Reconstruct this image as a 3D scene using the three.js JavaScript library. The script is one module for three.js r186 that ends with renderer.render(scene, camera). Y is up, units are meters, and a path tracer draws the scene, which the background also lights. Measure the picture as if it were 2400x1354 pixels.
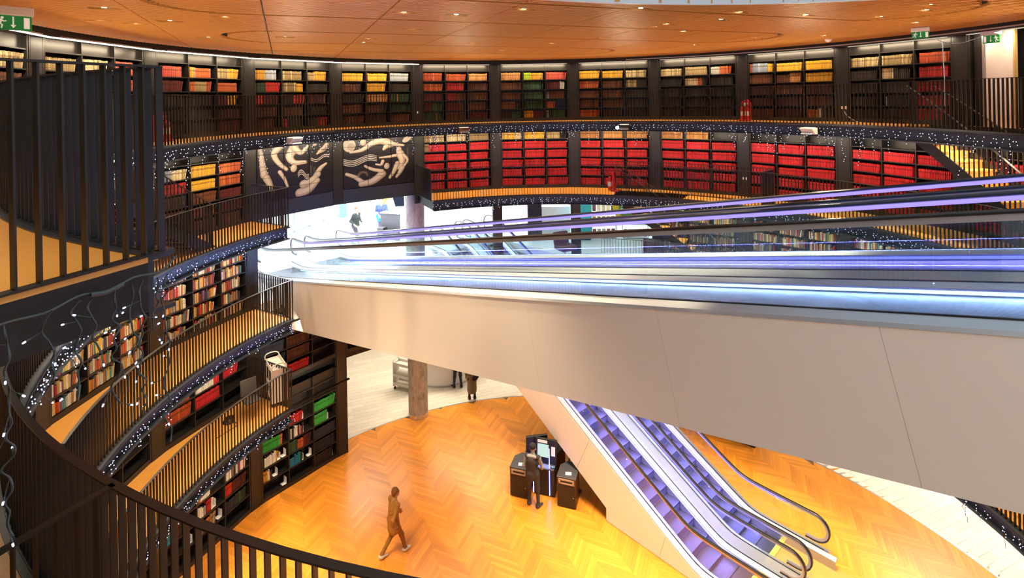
import * as THREE from 'three';
import { mergeGeometries } from 'three/addons/utils/BufferGeometryUtils.js';
import { RoundedBoxGeometry } from 'three/addons/geometries/RoundedBoxGeometry.js';
import { RectAreaLightUniformsLib } from 'three/addons/lights/RectAreaLightUniformsLib.js';

// ---------------------------------------------------------------- camera, sky, exposure
const scene = new THREE.Scene();
const F = 1270.3, VW = 2467, VH = 2243.4;                 // focal length in pixels of a 2400 x 1354 frame; shifted lens
const camera = new THREE.PerspectiveCamera(2 * Math.atan(VH / 2 / F) * 180 / Math.PI, VW / VH, 0.05, 300);
camera.setViewOffset(VW, VH, 67, 889.4, 2400, 1354);
camera.position.set(-1.43, 11.78, 10.82);
camera.rotation.set(0, 0, -0.0191);
camera.updateProjectionMatrix();
scene.add(camera);
scene.background = new THREE.Color(0.62, 0.78, 0.9);
scene.backgroundIntensity = 1.0;
RectAreaLightUniformsLib.init();
const renderer = new THREE.WebGLRenderer({ antialias: true });
renderer.toneMapping = THREE.LinearToneMapping;
renderer.toneMappingExposure = 1.0;
renderer.shadowMap.enabled = true;
const POWER = { down: 135, shelf: 30, lobby: 10, hall: 11, led: 60, up: 14 };     // candela of a ceiling spot; nits of the area lights

// ---------------------------------------------------------------- helpers
const D2R = Math.PI / 180, V3 = THREE.Vector3, UP = new V3(0, 1, 0);
let seedState = 12345;
const rnd = () => { seedState = (seedState + 0x6d2b79f5) | 0; let t = Math.imul(seedState ^ (seedState >>> 15), 1 | seedState); t = (t + Math.imul(t ^ (t >>> 7), 61 | t)) ^ t; return ((t ^ (t >>> 14)) >>> 0) / 4294967296; };
const rr = (a, b) => a + (b - a) * rnd();
const pick = (a) => a[Math.floor(rnd() * a.length)];
const ring = (r, a, y = 0) => new V3(r * Math.sin(a * D2R), y, -r * Math.cos(a * D2R));   // a degrees from -z towards +x
const used = new Map();
function numbered(n) { const c = used.get(n) ?? 0; used.set(n, c + 1); return c ? n + '_' + String(c).padStart(3, '0') : n; }
function tag(o, label, category, group, kind) {
  if (label) o.userData.label = label;
  if (category) o.userData.category = category;
  if (group) o.userData.group = group;
  if (kind) o.userData.kind = kind;
  return o;
}
function mesh(name, geo, mat, parent = scene, label) {
  const m = new THREE.Mesh(Array.isArray(geo) ? merge(geo) : geo, mat);
  m.name = parent === scene ? numbered(name) : name;
  m.castShadow = m.receiveShadow = true;
  if (parent !== scene) { const c = parent.userData.n ??= {}; const i = c[name] = (c[name] ?? -1) + 1; if (i) m.name = name + '_' + String(i).padStart(3, '0'); }
  if (label) m.userData.label = label;
  parent.add(m);
  return m;
}
function thing(name, label, category, p = [0, 0, 0], ry = 0, group) {
  const g = new THREE.Group(); g.name = numbered(name); g.position.set(...p); g.rotation.y = ry; scene.add(g);
  return tag(g, label, category, group);
}
function struct(name, label, p = [0, 0, 0], ry = 0) { const g = new THREE.Group(); g.name = numbered(name); g.position.set(...p); g.rotation.y = ry; scene.add(g); return tag(g, label, null, null, 'structure'); }
function merge(list) { return list.length === 1 ? list[0] : mergeGeometries(list.map((g) => { const k = g.index ? g.toNonIndexed() : g; for (const n of Object.keys(k.attributes)) if (!['position', 'normal', 'uv', 'color'].includes(n)) k.deleteAttribute(n); return k; })); }
function bx(w, h, d, x = 0, y = 0, z = 0, ry = 0, rz = 0, rx = 0) {           // a box with uv in metres
  const g = new THREE.BoxGeometry(w, h, d), uv = g.attributes.uv, s = [[d, h], [d, h], [w, d], [w, d], [w, h], [w, h]];
  for (let i = 0; i < 24; i++) { const k = s[i >> 2]; uv.setXY(i, uv.getX(i) * k[0], uv.getY(i) * k[1]); }
  if (rx) g.rotateX(rx); if (rz) g.rotateZ(rz); if (ry) g.rotateY(ry);
  return g.translate(x, y, z);
}
function rbx(w, h, d, r, x = 0, y = 0, z = 0, ry = 0, rz = 0, rx = 0) { const g = new RoundedBoxGeometry(w, h, d, 2, r); if (rx) g.rotateX(rx); if (rz) g.rotateZ(rz); if (ry) g.rotateY(ry); return g.translate(x, y, z); }
function cyl(r0, r1, h, x, y, z, seg = 20, rx = 0, rz = 0) { const g = new THREE.CylinderGeometry(r0, r1, h, seg); if (rx) g.rotateX(rx); if (rz) g.rotateZ(rz); return g.translate(x, y, z); }
function tube(pts, r, seg = 40, rad = 8, closed = false) { return new THREE.TubeGeometry(new THREE.CatmullRomCurve3(pts.map((p) => (p.isVector3 ? p : new V3(...p))), closed, 'centripetal'), seg, r, rad, closed); }
function bar(a, b, w, h) {                                // a straight bar between two points, w across, h tall
  const d = b.clone().sub(a), g = bx(w, h, d.length());
  return g.applyMatrix4(new THREE.Matrix4().lookAt(b, a, Math.abs(d.y) > 0.99 * d.length() ? new V3(1, 0, 0) : UP)).translate((a.x + b.x) / 2, (a.y + b.y) / 2, (a.z + b.z) / 2);
}
// a closed profile [[x, y]...] swept through frames {o, x, y}
function sweep(prof, frames, caps = true) {
  let area = 0; const n = prof.length;
  for (let j = 0; j < n; j++) { const a = prof[j], b = prof[(j + 1) % n]; area += a[0] * b[1] - b[0] * a[1]; }
  const t = frames[1].o.clone().addScaledVector(frames[1].x, prof[0][0]).sub(frames[0].o.clone().addScaledVector(frames[0].x, prof[0][0]));
  const hand = Math.sign(frames[0].x.clone().cross(frames[0].y).dot(t)) || 1, out = Math.sign(area), flip = out * hand < 0;
  const pos = [], nor = [], uv = [], idx = [], P = (f, q) => f.o.clone().addScaledVector(f.x, q[0]).addScaledVector(f.y, q[1]);
  let per = 0;
  for (let j = 0; j < n; j++) {
    const a = prof[j], b = prof[(j + 1) % n], dx = b[0] - a[0], dy = b[1] - a[1], l = Math.hypot(dx, dy) || 1, base = pos.length / 3;
    let len = 0, last = null;
    frames.forEach((f, i) => {
      const N = f.x.clone().multiplyScalar(dy / l * out).addScaledVector(f.y, -dx / l * out).normalize(), p0 = P(f, a), p1 = P(f, b);
      if (last) len += p0.distanceTo(last); last = p0;
      pos.push(p0.x, p0.y, p0.z, p1.x, p1.y, p1.z); nor.push(N.x, N.y, N.z, N.x, N.y, N.z); uv.push(len, per, len, per + l);
      if (i) { const k = base + i * 2; flip ? idx.push(k - 2, k, k - 1, k - 1, k, k + 1) : idx.push(k - 2, k - 1, k, k - 1, k + 1, k); }
    });
    per += l;
  }
  if (caps) {
    const tri = THREE.ShapeUtils.triangulateShape(prof.map((q) => new THREE.Vector2(q[0], q[1])), []);
    for (const [f, s] of [[frames[0], -1], [frames[frames.length - 1], 1]]) {
      const base = pos.length / 3, N = f.x.clone().cross(f.y).normalize().multiplyScalar(hand * s);
      for (const q of prof) { const p = P(f, q); pos.push(p.x, p.y, p.z); nor.push(N.x, N.y, N.z); uv.push(q[0], q[1]); }
      const a0 = P(f, prof[tri[0][0]]), c = P(f, prof[tri[0][1]]).sub(a0).cross(P(f, prof[tri[0][2]]).sub(a0)).dot(N) > 0;
      for (const q of tri) c ? idx.push(base + q[0], base + q[1], base + q[2]) : idx.push(base + q[0], base + q[2], base + q[1]);
    }
  }
  const g = new THREE.BufferGeometry();
  g.setAttribute('position', new THREE.Float32BufferAttribute(pos, 3)); g.setAttribute('normal', new THREE.Float32BufferAttribute(nor, 3)); g.setAttribute('uv', new THREE.Float32BufferAttribute(uv, 2)); g.setIndex(idx);
  return g;
}
const arcFrames = (a0, a1, seg) => Array.from({ length: seg + 1 }, (_, i) => { const a = a0 + (a1 - a0) * i / seg; return { o: new V3(0, 0, 0), x: ring(1, a), y: UP.clone() }; });
const arc = (prof, a0, a1, seg = Math.max(2, Math.ceil(Math.abs(a1 - a0) / 2))) => sweep(prof, arcFrames(a0, a1, seg));
const arcBox = (r0, r1, y0, y1, a0, a1) => arc([[r0, y0], [r1, y0], [r1, y1], [r0, y1]], a0, a1);
function canvasTex(w, h, draw, repeat = true) {
  const c = document.createElement('canvas'); c.width = w; c.height = h; draw(c.getContext('2d'), w, h);
  const t = new THREE.CanvasTexture(c); t.colorSpace = THREE.SRGBColorSpace; if (repeat) t.wrapS = t.wrapT = THREE.RepeatWrapping; return t;
}
const rgbs = (r, g, b) => `rgb(${Math.round(r)},${Math.round(g)},${Math.round(b)})`;
function grainTex(base, dev, w = 512, h = 512, streak = 60) {          // wood grain along u
  return canvasTex(w, h, (c) => {
    c.fillStyle = rgbs(...base); c.fillRect(0, 0, w, h);
    for (let i = 0; i < h * 5; i++) {
      const k = rr(-1, 1), x = rr(-40, w), y = rr(0, h), l = rr(streak * 0.4, streak * 2);
      c.fillStyle = `rgba(${k > 0 ? '255,235,200' : '70,30,0'},${Math.abs(k) * dev})`; c.fillRect(x, y, l, rr(0.6, 1.8)); if (x + l > w) c.fillRect(x - w, y, l, 1.2);
    }
  });
}
const M = {};
const std = (o) => new THREE.MeshStandardMaterial(o), phys = (o) => new THREE.MeshPhysicalMaterial(o), lin = (r, g, b) => new THREE.Color().setRGB(r, g, b);
const scaled = (t, u, v) => { const k = t.clone(); k.repeat.set(1 / u, 1 / v); k.needsUpdate = true; return k; };
const oakTex = grainTex([226, 158, 70], 0.10), slatTex = grainTex([226, 158, 74], 0.10);
M.steel = std({ color: lin(0.020, 0.016, 0.0145), roughness: 0.42, metalness: 0.25 });
M.darkSteel = std({ color: lin(0.012, 0.011, 0.012), roughness: 0.5, metalness: 0.2 });
M.blueSteel = std({ color: lin(0.03, 0.036, 0.05), roughness: 0.4, metalness: 0.3 });
M.shelf = std({ color: lin(0.017, 0.0145, 0.013), roughness: 0.4, metalness: 0.15 });
M.header = std({ color: lin(0.03, 0.026, 0.023), roughness: 0.33, metalness: 0.5 });
M.oak = std({ map: scaled(oakTex, 1.6, 0.5), roughness: 0.38 });
M.slat = std({ map: scaled(slatTex, 1.6, 0.3), roughness: 0.45 });
M.clad = std({ color: lin(0.87, 0.80, 0.72), roughness: 0.5 });
M.white = std({ color: lin(0.82, 0.82, 0.82), roughness: 0.5 });
M.plaster = std({ color: lin(0.78, 0.77, 0.75), roughness: 0.8 });
M.black = std({ color: lin(0.008, 0.008, 0.009), roughness: 0.45 });
M.rubber = std({ color: lin(0.012, 0.011, 0.012), roughness: 0.3 });
M.alu = std({ color: lin(0.62, 0.63, 0.66), roughness: 0.32, metalness: 0.9 });
M.glass = phys({ color: lin(0.93, 0.97, 0.98), roughness: 0.0, transmission: 1, thickness: 0, ior: 1.45, specularIntensity: 0.7 });
const glow = (r, g, b, k = 1) => std({ color: lin(0.02, 0.02, 0.02), emissive: lin(r, g, b), emissiveIntensity: k });
M.stripWarm = glow(1, 0.86, 0.66, 6); M.lens = glow(1, 0.86, 0.62, 14); M.bulb = glow(0.66, 0.68, 1, 3.2);
M.ledBlue = glow(0.16, 0.16, 1.0, 2.2); M.ledViolet = glow(0.26, 0.2, 1.0, 1.9); M.ledCyan = glow(0.42, 0.72, 1.0, 2.6);
function areaLight(p, towards, w, h, color, k) {
  const l = new THREE.RectAreaLight(color, k, w, h); l.position.copy(p); l.lookAt(towards); l.name = 'panel_light'; scene.add(l); return l;
}

// ---------------------------------------------------------------- measures (metres; the ring's centre is the origin)
const LV = { A: 3.33, B: 5.78, C: 8.36, D: 10.925, TOP: 13.23 }, R = 10, RR = 8.4, STEP = 360 / 21, HALF = 7.49, RISE = 1.085;
const bay = (k) => k * STEP - 0.16;
const SLAB = 0.33;

// ---------------------------------------------------------------- floors
function pave(quads, y0, y1, dir) {          // many flat four-sided pieces with upright edges, each with its own tone
  const pos = [], nor = [], uv = [], col = [], e = dir ?? [1, 0];
  for (const { q, c, grain } of quads) {
    const g = grain ?? e, ou = rr(0, 9), ov = rr(0, 9), put = (p, y, n) => { pos.push(p[0], y, p[1]); nor.push(...n); uv.push(p[0] * g[0] + p[1] * g[1] + ou, -p[0] * g[1] + p[1] * g[0] + ov); col.push(...c); };
    const up = [0, 1, 0], cw = (q[1][0] - q[0][0]) * (q[2][1] - q[0][1]) - (q[1][1] - q[0][1]) * (q[2][0] - q[0][0]) > 0, o = cw ? [q[0], q[3], q[2], q[1]] : q;
    for (const i of [0, 1, 2, 0, 2, 3]) put(o[i], y1, up);
    for (let i = 0; i < 4; i++) {
      const a = o[i], b = o[(i + 1) % 4], l = Math.hypot(b[0] - a[0], b[1] - a[1]) || 1, n = [-(b[1] - a[1]) / l, 0, (b[0] - a[0]) / l];
      put(a, y0, n); put(b, y0, n); put(b, y1, n); put(a, y0, n); put(b, y1, n); put(a, y1, n);
    }
  }
  const g = new THREE.BufferGeometry();
  for (const [k, v, s] of [['position', pos, 3], ['normal', nor, 3], ['uv', uv, 2], ['color', col, 3]]) g.setAttribute(k, new THREE.Float32BufferAttribute(v, s));
  return g;
}
const E1 = [0.361, 0.932], E2 = [0.932, -0.361];      // along the chevron spines, and across them
{
  const floor = struct('floor', 'chevron oak parquet floor of the round hall with pale stone tiles around it');
  mesh('floor_base', new THREE.CylinderGeometry(30, 30, 0.3, 64).translate(0, -0.165, 0), std({ color: lin(0.16, 0.10, 0.05), roughness: 0.8 }), floor);
  const quads = [], W = 0.63, S = 0.135, at = (u, v) => [E2[0] * u + E1[0] * v, E2[1] * u + E1[1] * v];
  for (let i = -18; i < 18; i++) for (let j = -90; j < 90; j++) {
    const u0 = i * W, u1 = u0 + W - 0.002, up = i % 2 ? 1 : -1, v = j * S, a = up > 0 ? 0 : W, b = up > 0 ? W : 0;
    const m = at(u0 + W / 2, v + W / 2); if (Math.hypot(...m) > 10.9) continue;
    if (m[1] > 6.5) continue;
    const t = rr(0.80, 1.08), w = rr(-0.05, 0.05);
    quads.push({ q: [at(u0, v + a), at(u1, v + b), at(u1, v + b + S - 0.003), at(u0, v + a + S - 0.003)], c: [t, t * (0.96 + w), t * (0.9 + w)], grain: [(E2[0] + up * E1[0]) / Math.SQRT2, (E2[1] + up * E1[1]) / Math.SQRT2] });
  }
  M.parquet = std({ map: scaled(oakTex, 1.6, 0.5), color: lin(1, 0.83, 0.5), vertexColors: true, roughness: 0.3 });
  tag(mesh('parquet_plank', pave(quads, -0.012, 0), M.parquet, floor), null, null, null, 'stuff');
  const tiles = [], L = 0.9, T = 0.225;
  for (let i = -28; i < 28; i++) for (let j = -110; j < 110; j++) {
    const u = (i + (j % 2 ? 0.5 : 0)) * L, v = j * T, m = at(u + L / 2, v + T / 2), r = Math.hypot(...m);
    if (r < 10.2 || r > 21 || m[1] > 5) continue;
    const t = rr(0.9, 1.04), q = [[u, v], [u + L - 0.006, v], [u + L - 0.006, v + T - 0.006], [u, v + T - 0.006]].map((p) => at(...p));
    if (q.some((p) => Math.hypot(...p) < 10.7)) for (const p of q) { const k = Math.hypot(...p); if (k < 10.7) { p[0] *= 10.7 / k; p[1] *= 10.7 / k; } }
    tiles.push({ q, c: [t, t, t] });
  }
  M.tile = std({ color: lin(0.72, 0.66, 0.57), vertexColors: true, roughness: 0.42 });
  tag(mesh('floor_tile', pave(tiles, -0.012, 0.004), M.tile, floor), null, null, null, 'stuff');
  mesh('tile_bed', arcBox(10.7, 21, -0.03, -0.004, -180, 180), std({ color: lin(0.55, 0.49, 0.41), roughness: 0.7 }), floor);
  mesh('edge_strip', arcBox(10.66, 10.71, -0.01, 0.006, -100, 130), M.alu, floor);
}

// ---------------------------------------------------------------- galleries: oak walkway, channel edge beam, dark soffit
function gallery(lv, a0, a1, label, r1 = R + 0.02) {
  const y = LV[lv], g = struct('gallery_floor', label), i = RR - 0.08;
  mesh('floor_board', arcBox(i + 0.10, r1, y - 0.03, y, a0, a1), M.oak, g);
  const ch = [[i, y + 0.012], [i, y - 0.02], [i + 0.13, y - 0.026], [i + 0.13, y - SLAB + 0.026], [i, y - SLAB + 0.02], [i, y - SLAB], [i + 0.16, y - SLAB], [i + 0.16, y + 0.012]];
  mesh('edge_beam', arc(ch, a0, a1), M.blueSteel, g);
  mesh('soffit', arcBox(i + 0.16, r1 + 0.3, y - SLAB + 0.02, y - 0.03, a0, a1), M.darkSteel, g);
  return g;
}
gallery('D', -156.2, -108, 'top gallery walkway beside the viewpoint, oak boards behind a black channel edge beam');
gallery('D', -84, 74, 'top gallery walkway in front of the old bound volumes');
gallery('D', 93, 118, 'top gallery walkway at the right edge beyond the stair');
gallery('C', -168, -60.2, 'third gallery walkway on the left, ending above the travelator');
gallery('C', -26, 17.5, 'third gallery walkway along the red volumes');
gallery('C', 33, 118, 'third gallery walkway on the right beyond the stair opening');
gallery('B', -110.2, -59.6, 'second gallery walkway below the colourful lending books');
gallery('B', 14.5, 118, 'second gallery walkway on the right behind the travelators');
gallery('A', -112, -60.2, 'lowest gallery walkway with the book trolley');
gallery('A', 43, 118, 'lowest gallery walkway at the far right');
function besideStair(lv, a0, a1, r, label) {            // strip of walkway left between a stair opening and the wall, and the edge beam past the opening
  const g = struct('gallery_floor', label), y = LV[lv], i = RR - 0.08;
  mesh('floor_board', arcBox(r, 10.02, y - 0.03, y, a0, a1), M.oak, g); mesh('opening_trim', arcBox(r - 0.04, r, y - SLAB, y + 0.012, a0, a1), M.steel, g);
  mesh('soffit', arcBox(r, 10.3, y - SLAB, y - 0.03, a0, a1), M.darkSteel, g);
  mesh('edge_beam', arc([[i, y + 0.012], [i, y - 0.02], [i + 0.13, y - 0.026], [i + 0.13, y - SLAB + 0.026], [i, y - SLAB + 0.02], [i, y - SLAB], [i + 0.16, y - SLAB], [i + 0.16, y + 0.012]], a0, a1), M.blueSteel, g);
}
besideStair('C', 17.5, 33, 9.3, 'narrow oak strip behind the stair opening in the third gallery');
besideStair('D', -108, -84, 9.5, 'narrow oak strip beside the left stair opening of the top gallery');
besideStair('D', 74, 93, 9.75, 'narrow oak strip beside the right stair opening of the top gallery');

// ---------------------------------------------------------------- railings: flat handrail on thin flat bars
function railing(label, lv, spans, ends = [], o = {}) {
  const y = LV[lv], t = thing('railing', label, 'railing'), H = o.h ?? RISE, RR = o.r ?? 8.4, bars = [];
  const one = (p, a) => bars.push([p, a]);
  const top = [], foot = [];
  for (const [a0, a1] of spans) {
    top.push(arc([[RR - 0.026, y + H - 0.012], [RR + 0.026, y + H - 0.012], [RR + 0.026, y + H], [RR - 0.026, y + H]], a0, a1));
    foot.push(arcBox(RR - 0.03, RR + 0.03, y + 0.012, y + 0.02, a0, a1));
    const n = Math.round((a1 - a0) * D2R * RR / 0.098);
    for (let i = 0; i <= n; i++) { const a = a0 + (a1 - a0) * i / n; one(ring(RR, a, y), a); }
  }
  for (const [a, r0, r1] of ends) {
    const u = ring(1, a), p = u.clone().multiplyScalar(r0).setY(y + H - 0.006), q = u.clone().multiplyScalar(r1).setY(y + H - 0.006); top.push(bar(p, q, 0.05, 0.012)); foot.push(bar(p.clone().setY(y + 0.016), q.clone().setY(y + 0.016), 0.06, 0.008));
    const n = Math.round((r1 - r0) / 0.098); for (let i = 1; i <= n; i++) one(u.clone().multiplyScalar(r0 + (r1 - r0) * i / n).setY(y), a + 90);
  }
  mesh('handrail', top, M.steel, t); mesh('bottom_rail', foot, M.steel, t);
  const g = bx(0.010, H - 0.02, 0.042, 0, (H - 0.02) / 2 + 0.008, 0);
  bars.sort((a, b) => a[0].distanceTo(camera.position) - b[0].distanceTo(camera.position));
  bars.slice(0, 300).forEach(([p, a]) => { const m = mesh('baluster', g, M.steel, t); m.position.copy(p); m.rotation.y = -a * D2R; });
  if (bars.length > 300) {
    const m = new THREE.InstancedMesh(g, M.steel, bars.length - 300), k = new THREE.Matrix4(); m.name = 'far_baluster'; m.castShadow = m.receiveShadow = true; m.userData.kind = 'stuff';
    bars.slice(300).forEach(([p, a], i) => m.setMatrixAt(i, k.makeRotationY(-a * D2R).setPosition(p))); t.add(m);
  }
  return t;
}
railing('black bar railing of the top gallery, sweeping right round the hall below the wooden ceiling', 'D', [[-156.2, 118]], [[-156.2, RR, 10.4]]);
railing('black third-gallery railing sweeping from the lower left corner to the bright lobby', 'C', [[-168, -60.2]], [[-60.2, RR, 10], [-152.7, RR, 9.6]]);
railing('black bar railing before the red bound volumes, with a closed end beside the mural', 'C', [[-26.4, 118]], [[-26.4, RR, 10]]);
railing('black guard railing between the red volumes and the stair opening', 'C', [[17.6, 49.7]], [[49.7, 8.4, 9.25]], { r: 9.25 });
railing('black bar railing of the gallery with colourful books, its end beside the pale travelator', 'B', [[-110.2, -59.6]], [[-59.6, RR, 10], [-110.2, RR, 9.6]]);
railing('black bar railing of the second gallery behind the travelators', 'B', [[14.5, 118]]);
railing('black bar railing in front of the grey book trolley, lowest on the left', 'A', [[-112, -60.2]], [[-60.2, RR, 10]]);
railing('black bar railing in the lower right corner with hanging lights', 'A', [[43.5, 118]]);

// ---------------------------------------------------------------- columns
{
  const colGeo = (y0, y1) => [rbx(0.30, y1 - y0, 0.36, 0.012, 0, (y0 + y1) / 2, -0.18), bx(0.38, y1 - y0, 0.03, 0, (y0 + y1) / 2, -0.10), bx(0.03, y1 - y0, 0.1, 0.165, (y0 + y1) / 2, -0.05), bx(0.03, y1 - y0, 0.1, -0.165, (y0 + y1) / 2, -0.05)];
  for (const [k, y0, y1] of [[-6.5, 2.8], [-5.5, 0], [-4.5, 0], [-3.5, 0], [-2.5, 0, 5.4], [-2.5, 8.36], [-1.5, 8.03], [-0.5, 5.78], [0.5, 5.78], [1.5, 0], [2.5, 0], [3.5, 2.9], [4.5, 2.9]]) {
    const g = struct('column', 'black steel column between the bookcases'), a = bay(k);
    g.position.copy(ring(R - 0.01, a, 0)); g.rotation.y = -a * D2R;
    mesh('shaft', colGeo(y0, y1 ?? 13.1), M.shelf, g);
  }
}

// ---------------------------------------------------------------- bookcases and their books
const PAL = {
  o: ['#c0602c', '#b04a22', '#cc7636', '#a8441f'], y: ['#d9a520', '#c98f1e', '#dfae34', '#c7962a'], c: ['#b8a277', '#c9b48a', '#8d7750', '#a08a60'], r: ['#b3201c', '#c22a22', '#a01814'], m: ['#5e1a18', '#6d201c', '#4a1613'],
  b: ['#5b3220', '#6b3c22', '#7a4526', '#472618'], d: ['#2b201b', '#382a22', '#1f1917', '#30241e'], n: ['#262b40', '#343a52', '#40405a'], g: ['#2a4a32', '#37603c', '#22382a'], G: ['#a8c21e', '#c0cf28', '#8da61c'],
  w: ['#a9b0bd', '#8f98ab', '#c8c6c0'], p: ['#c9483c', '#d45a48', '#bf5a48'], t: ['#c28a50', '#d09a60', '#b67e48'], R: ['#c4202c', '#cf2a35', '#b81c26', '#c92530'], L: ['#2a8f38', '#38a646', '#2f9a3c'], N: ['#23263c', '#1b1d2e', '#2c3050'],
  W: ['#d8d4c8', '#e2dfd6', '#c9c6ba'], T: ['#1f8f9c', '#2aa6b8', '#2b7fb0', '#15707a'], B: ['#1f4fb0', '#2458c0'],
  C: ['#d8c9a8', '#e3d8bf', '#c9b183', '#b8864a', '#c8602e', '#b5352c', '#d8a13a', '#e0c060', '#8a5a3a', '#5d6f7c', '#4f8f90', '#7a4f6e', '#e6e2d8', '#9a8a70', '#3f3a44', '#d9d0bd', '#c44a3a', '#e8dcc0'],
  K: ['#e2ded2', '#2a2a30', '#c9c2b0', '#8f2a2a', '#3c4a5a', '#d8d2c4', '#1f1f26'],
};
const TONE = { o: 'orange-brown', y: 'golden yellow', c: 'beige', r: 'red', m: 'maroon', b: 'brown', d: 'black', n: 'dark blue', g: 'dark green', G: 'lime green', w: 'grey', p: 'coral', t: 'tan', R: 'red', L: 'bright green', N: 'navy', W: 'white', T: 'teal', B: 'blue', C: 'lending', K: 'library' };
const toneOf = (hex) => { const c = {}; new THREE.Color(hex).getHSL(c, THREE.SRGBColorSpace); const { h, s, l } = c, d = h * 360; if (s < 0.16) return l < 0.25 ? 'black' : l < 0.62 ? 'grey' : 'white'; if (l > 0.72) return 'cream'; if (d < 18 || d > 340) return l < 0.27 ? 'maroon' : 'red'; if (d < 34) return l < 0.35 ? 'brown' : 'orange'; if (d < 52) return s < 0.45 ? 'tan' : 'yellow'; if (d < 160) return l < 0.26 ? 'dark green' : 'green'; if (d < 200) return 'teal'; if (d < 260) return l < 0.3 ? 'navy' : 'blue'; return 'purple'; };
const ORD = ['zeroth', 'first', 'second', 'third', 'fourth', 'fifth', 'sixth', 'seventh', 'eighth', 'ninth', 'tenth', 'eleventh', 'twelfth', 'thirteenth', 'fourteenth', 'fifteenth', 'sixteenth', 'seventeenth', 'eighteenth', 'nineteenth', 'twentieth', ...Array.from({ length: 30 }, (_, i) => ['twenty', 'thirty', 'forty'][Math.floor((i + 1) / 10)] + '-' + ['', 'first', 'second', 'third', 'fourth', 'fifth', 'sixth', 'seventh', 'eighth', 'ninth'][(i + 1) % 10])];
const books = [], bookends = [];
const BW = 2.6, COLW = BW / 3;
function bookcase(lv, k, o) {
  const y = o.y ?? LV[lv], a = bay(k), root = thing('bookcase', o.label, 'bookcase', ring(9.915, a, y).toArray(), -a * D2R);
  const { plinth: P, rows: n, h: H, top: T } = o, m = M.shelf, D = 0.36;
  mesh('back_panel', bx(BW, T, 0.02, 0, T / 2, -D), m, root);
  mesh('plinth', bx(BW, P, 0.03, 0, P / 2, -0.02), m, root);
  for (const s of [-1, 1]) mesh('side_panel', bx(0.03, T, D, s * (BW / 2 - 0.015), T / 2, -D / 2), m, root);
  for (const s of [-1, 1]) mesh('divider', bx(0.024, T, D - 0.01, s * COLW / 2, T / 2, -D / 2), m, root);
  for (let i = 0; i <= n; i++) mesh('shelf', bx(BW - 0.06, 0.024, D - 0.02, 0, P + i * H - 0.012, -D / 2), m, root);
  if (T - P - n * H > 0.12) mesh('header_panel', bx(BW - 0.06, T - P - n * H, 0.02, 0, P + n * H + (T - P - n * H) / 2, -0.1), M.header, root);
  if (o.mural) return root;
  const inv = root.matrix.compose(root.position, root.quaternion, root.scale);
  (o.cells ?? []).forEach((colCells, ci) => colCells.forEach((cell, ri) => {           // rows from the top down
    if (!cell) return;
    const row = n - 1 - ri, y0 = P + row * H + 0.001, x0 = -BW / 2 + ci * COLW + 0.032, wide = COLW - 0.062; let x = x0, count = 0;
    const list = [];
    for (const [, c, f] of cell.matchAll(/([A-Za-z_])(\d+)/g)) {
      const end = Math.min(x0 + wide, x + wide * f / 100);
      if (c === '_') { x = end; continue; }
      const modern = 'CKWTB'.includes(c), base = pick(PAL[c]), baseH = H * rr(0.66, 0.8), bw0 = modern ? 0 : rr(0.028, 0.042), one = rnd() < 0.6;
      while (true) {
        const w = modern ? rr(0.016, 0.05) : bw0 * rr(0.92, 1.08); if (x + w > end) break;
        const h = Math.min(H - 0.04, modern ? H * rr(0.55, 0.82) : baseH * rr(0.97, 1.03));
        list.push({ x: x + w / 2, w, h, d: rr(0.17, 0.22), c: modern ? pick(PAL[c]) : one && rnd() < 0.8 ? base : pick(PAL[c]), code: c, tilt: 0 }); x += w + 0.001; count++;
      }
    }
    if (x < x0 + wide * 0.97 && count > 4 && rnd() < 0.75) { const m2 = 2 + Math.floor(rnd() * 4), s = rr(0.05, 0.2); for (let i = 0; i < m2; i++) { const b = list[list.length - 1 - i]; b.tilt = -s * (1 - i / m2); b.x += 0.5 * b.h * s * (1 - i / m2) * 0.55; } }
    list.forEach((b, i) => {
      const mtx = new THREE.Matrix4().compose(new V3(b.x, y0, -0.035 - (b.d - 0.17) * 0.1 - rnd() * (b.code === 'C' ? 0.03 : 0.01)), new THREE.Quaternion().setFromEuler(new THREE.Euler(0, 0, b.tilt)), new V3(b.w, b.h, b.d)).premultiply(inv);
      const p = new V3().setFromMatrixPosition(mtx);
      books.push({ mtx, hex: b.c, code: b.code, modern: 'CKWTB'.includes(b.code), size: b.w * b.h / p.distanceToSquared(camera.position), seen: o.seen, label: `${toneOf(b.c)} book, ${ORD[i + 1]} from left, shelf ${['one', 'two', 'three', 'four', 'five', 'six'][n - 1 - row]} down, ${['left', 'middle', 'right'][ci]} section, ${o.short}` });
    });
    if (o.ends?.[ci]?.[ri]) for (const e of o.ends[ci][ri]) bookends.push([new V3(x0 + wide * e, y0, -0.05).applyMatrix4(inv), -a * D2R, ci, ri, o.short]);
  }));
  return root;
}
const nonEmpty = (rows, fn) => [0, 1, 2].map((c) => rows.map((_, r) => fn(c, r)));
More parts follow.
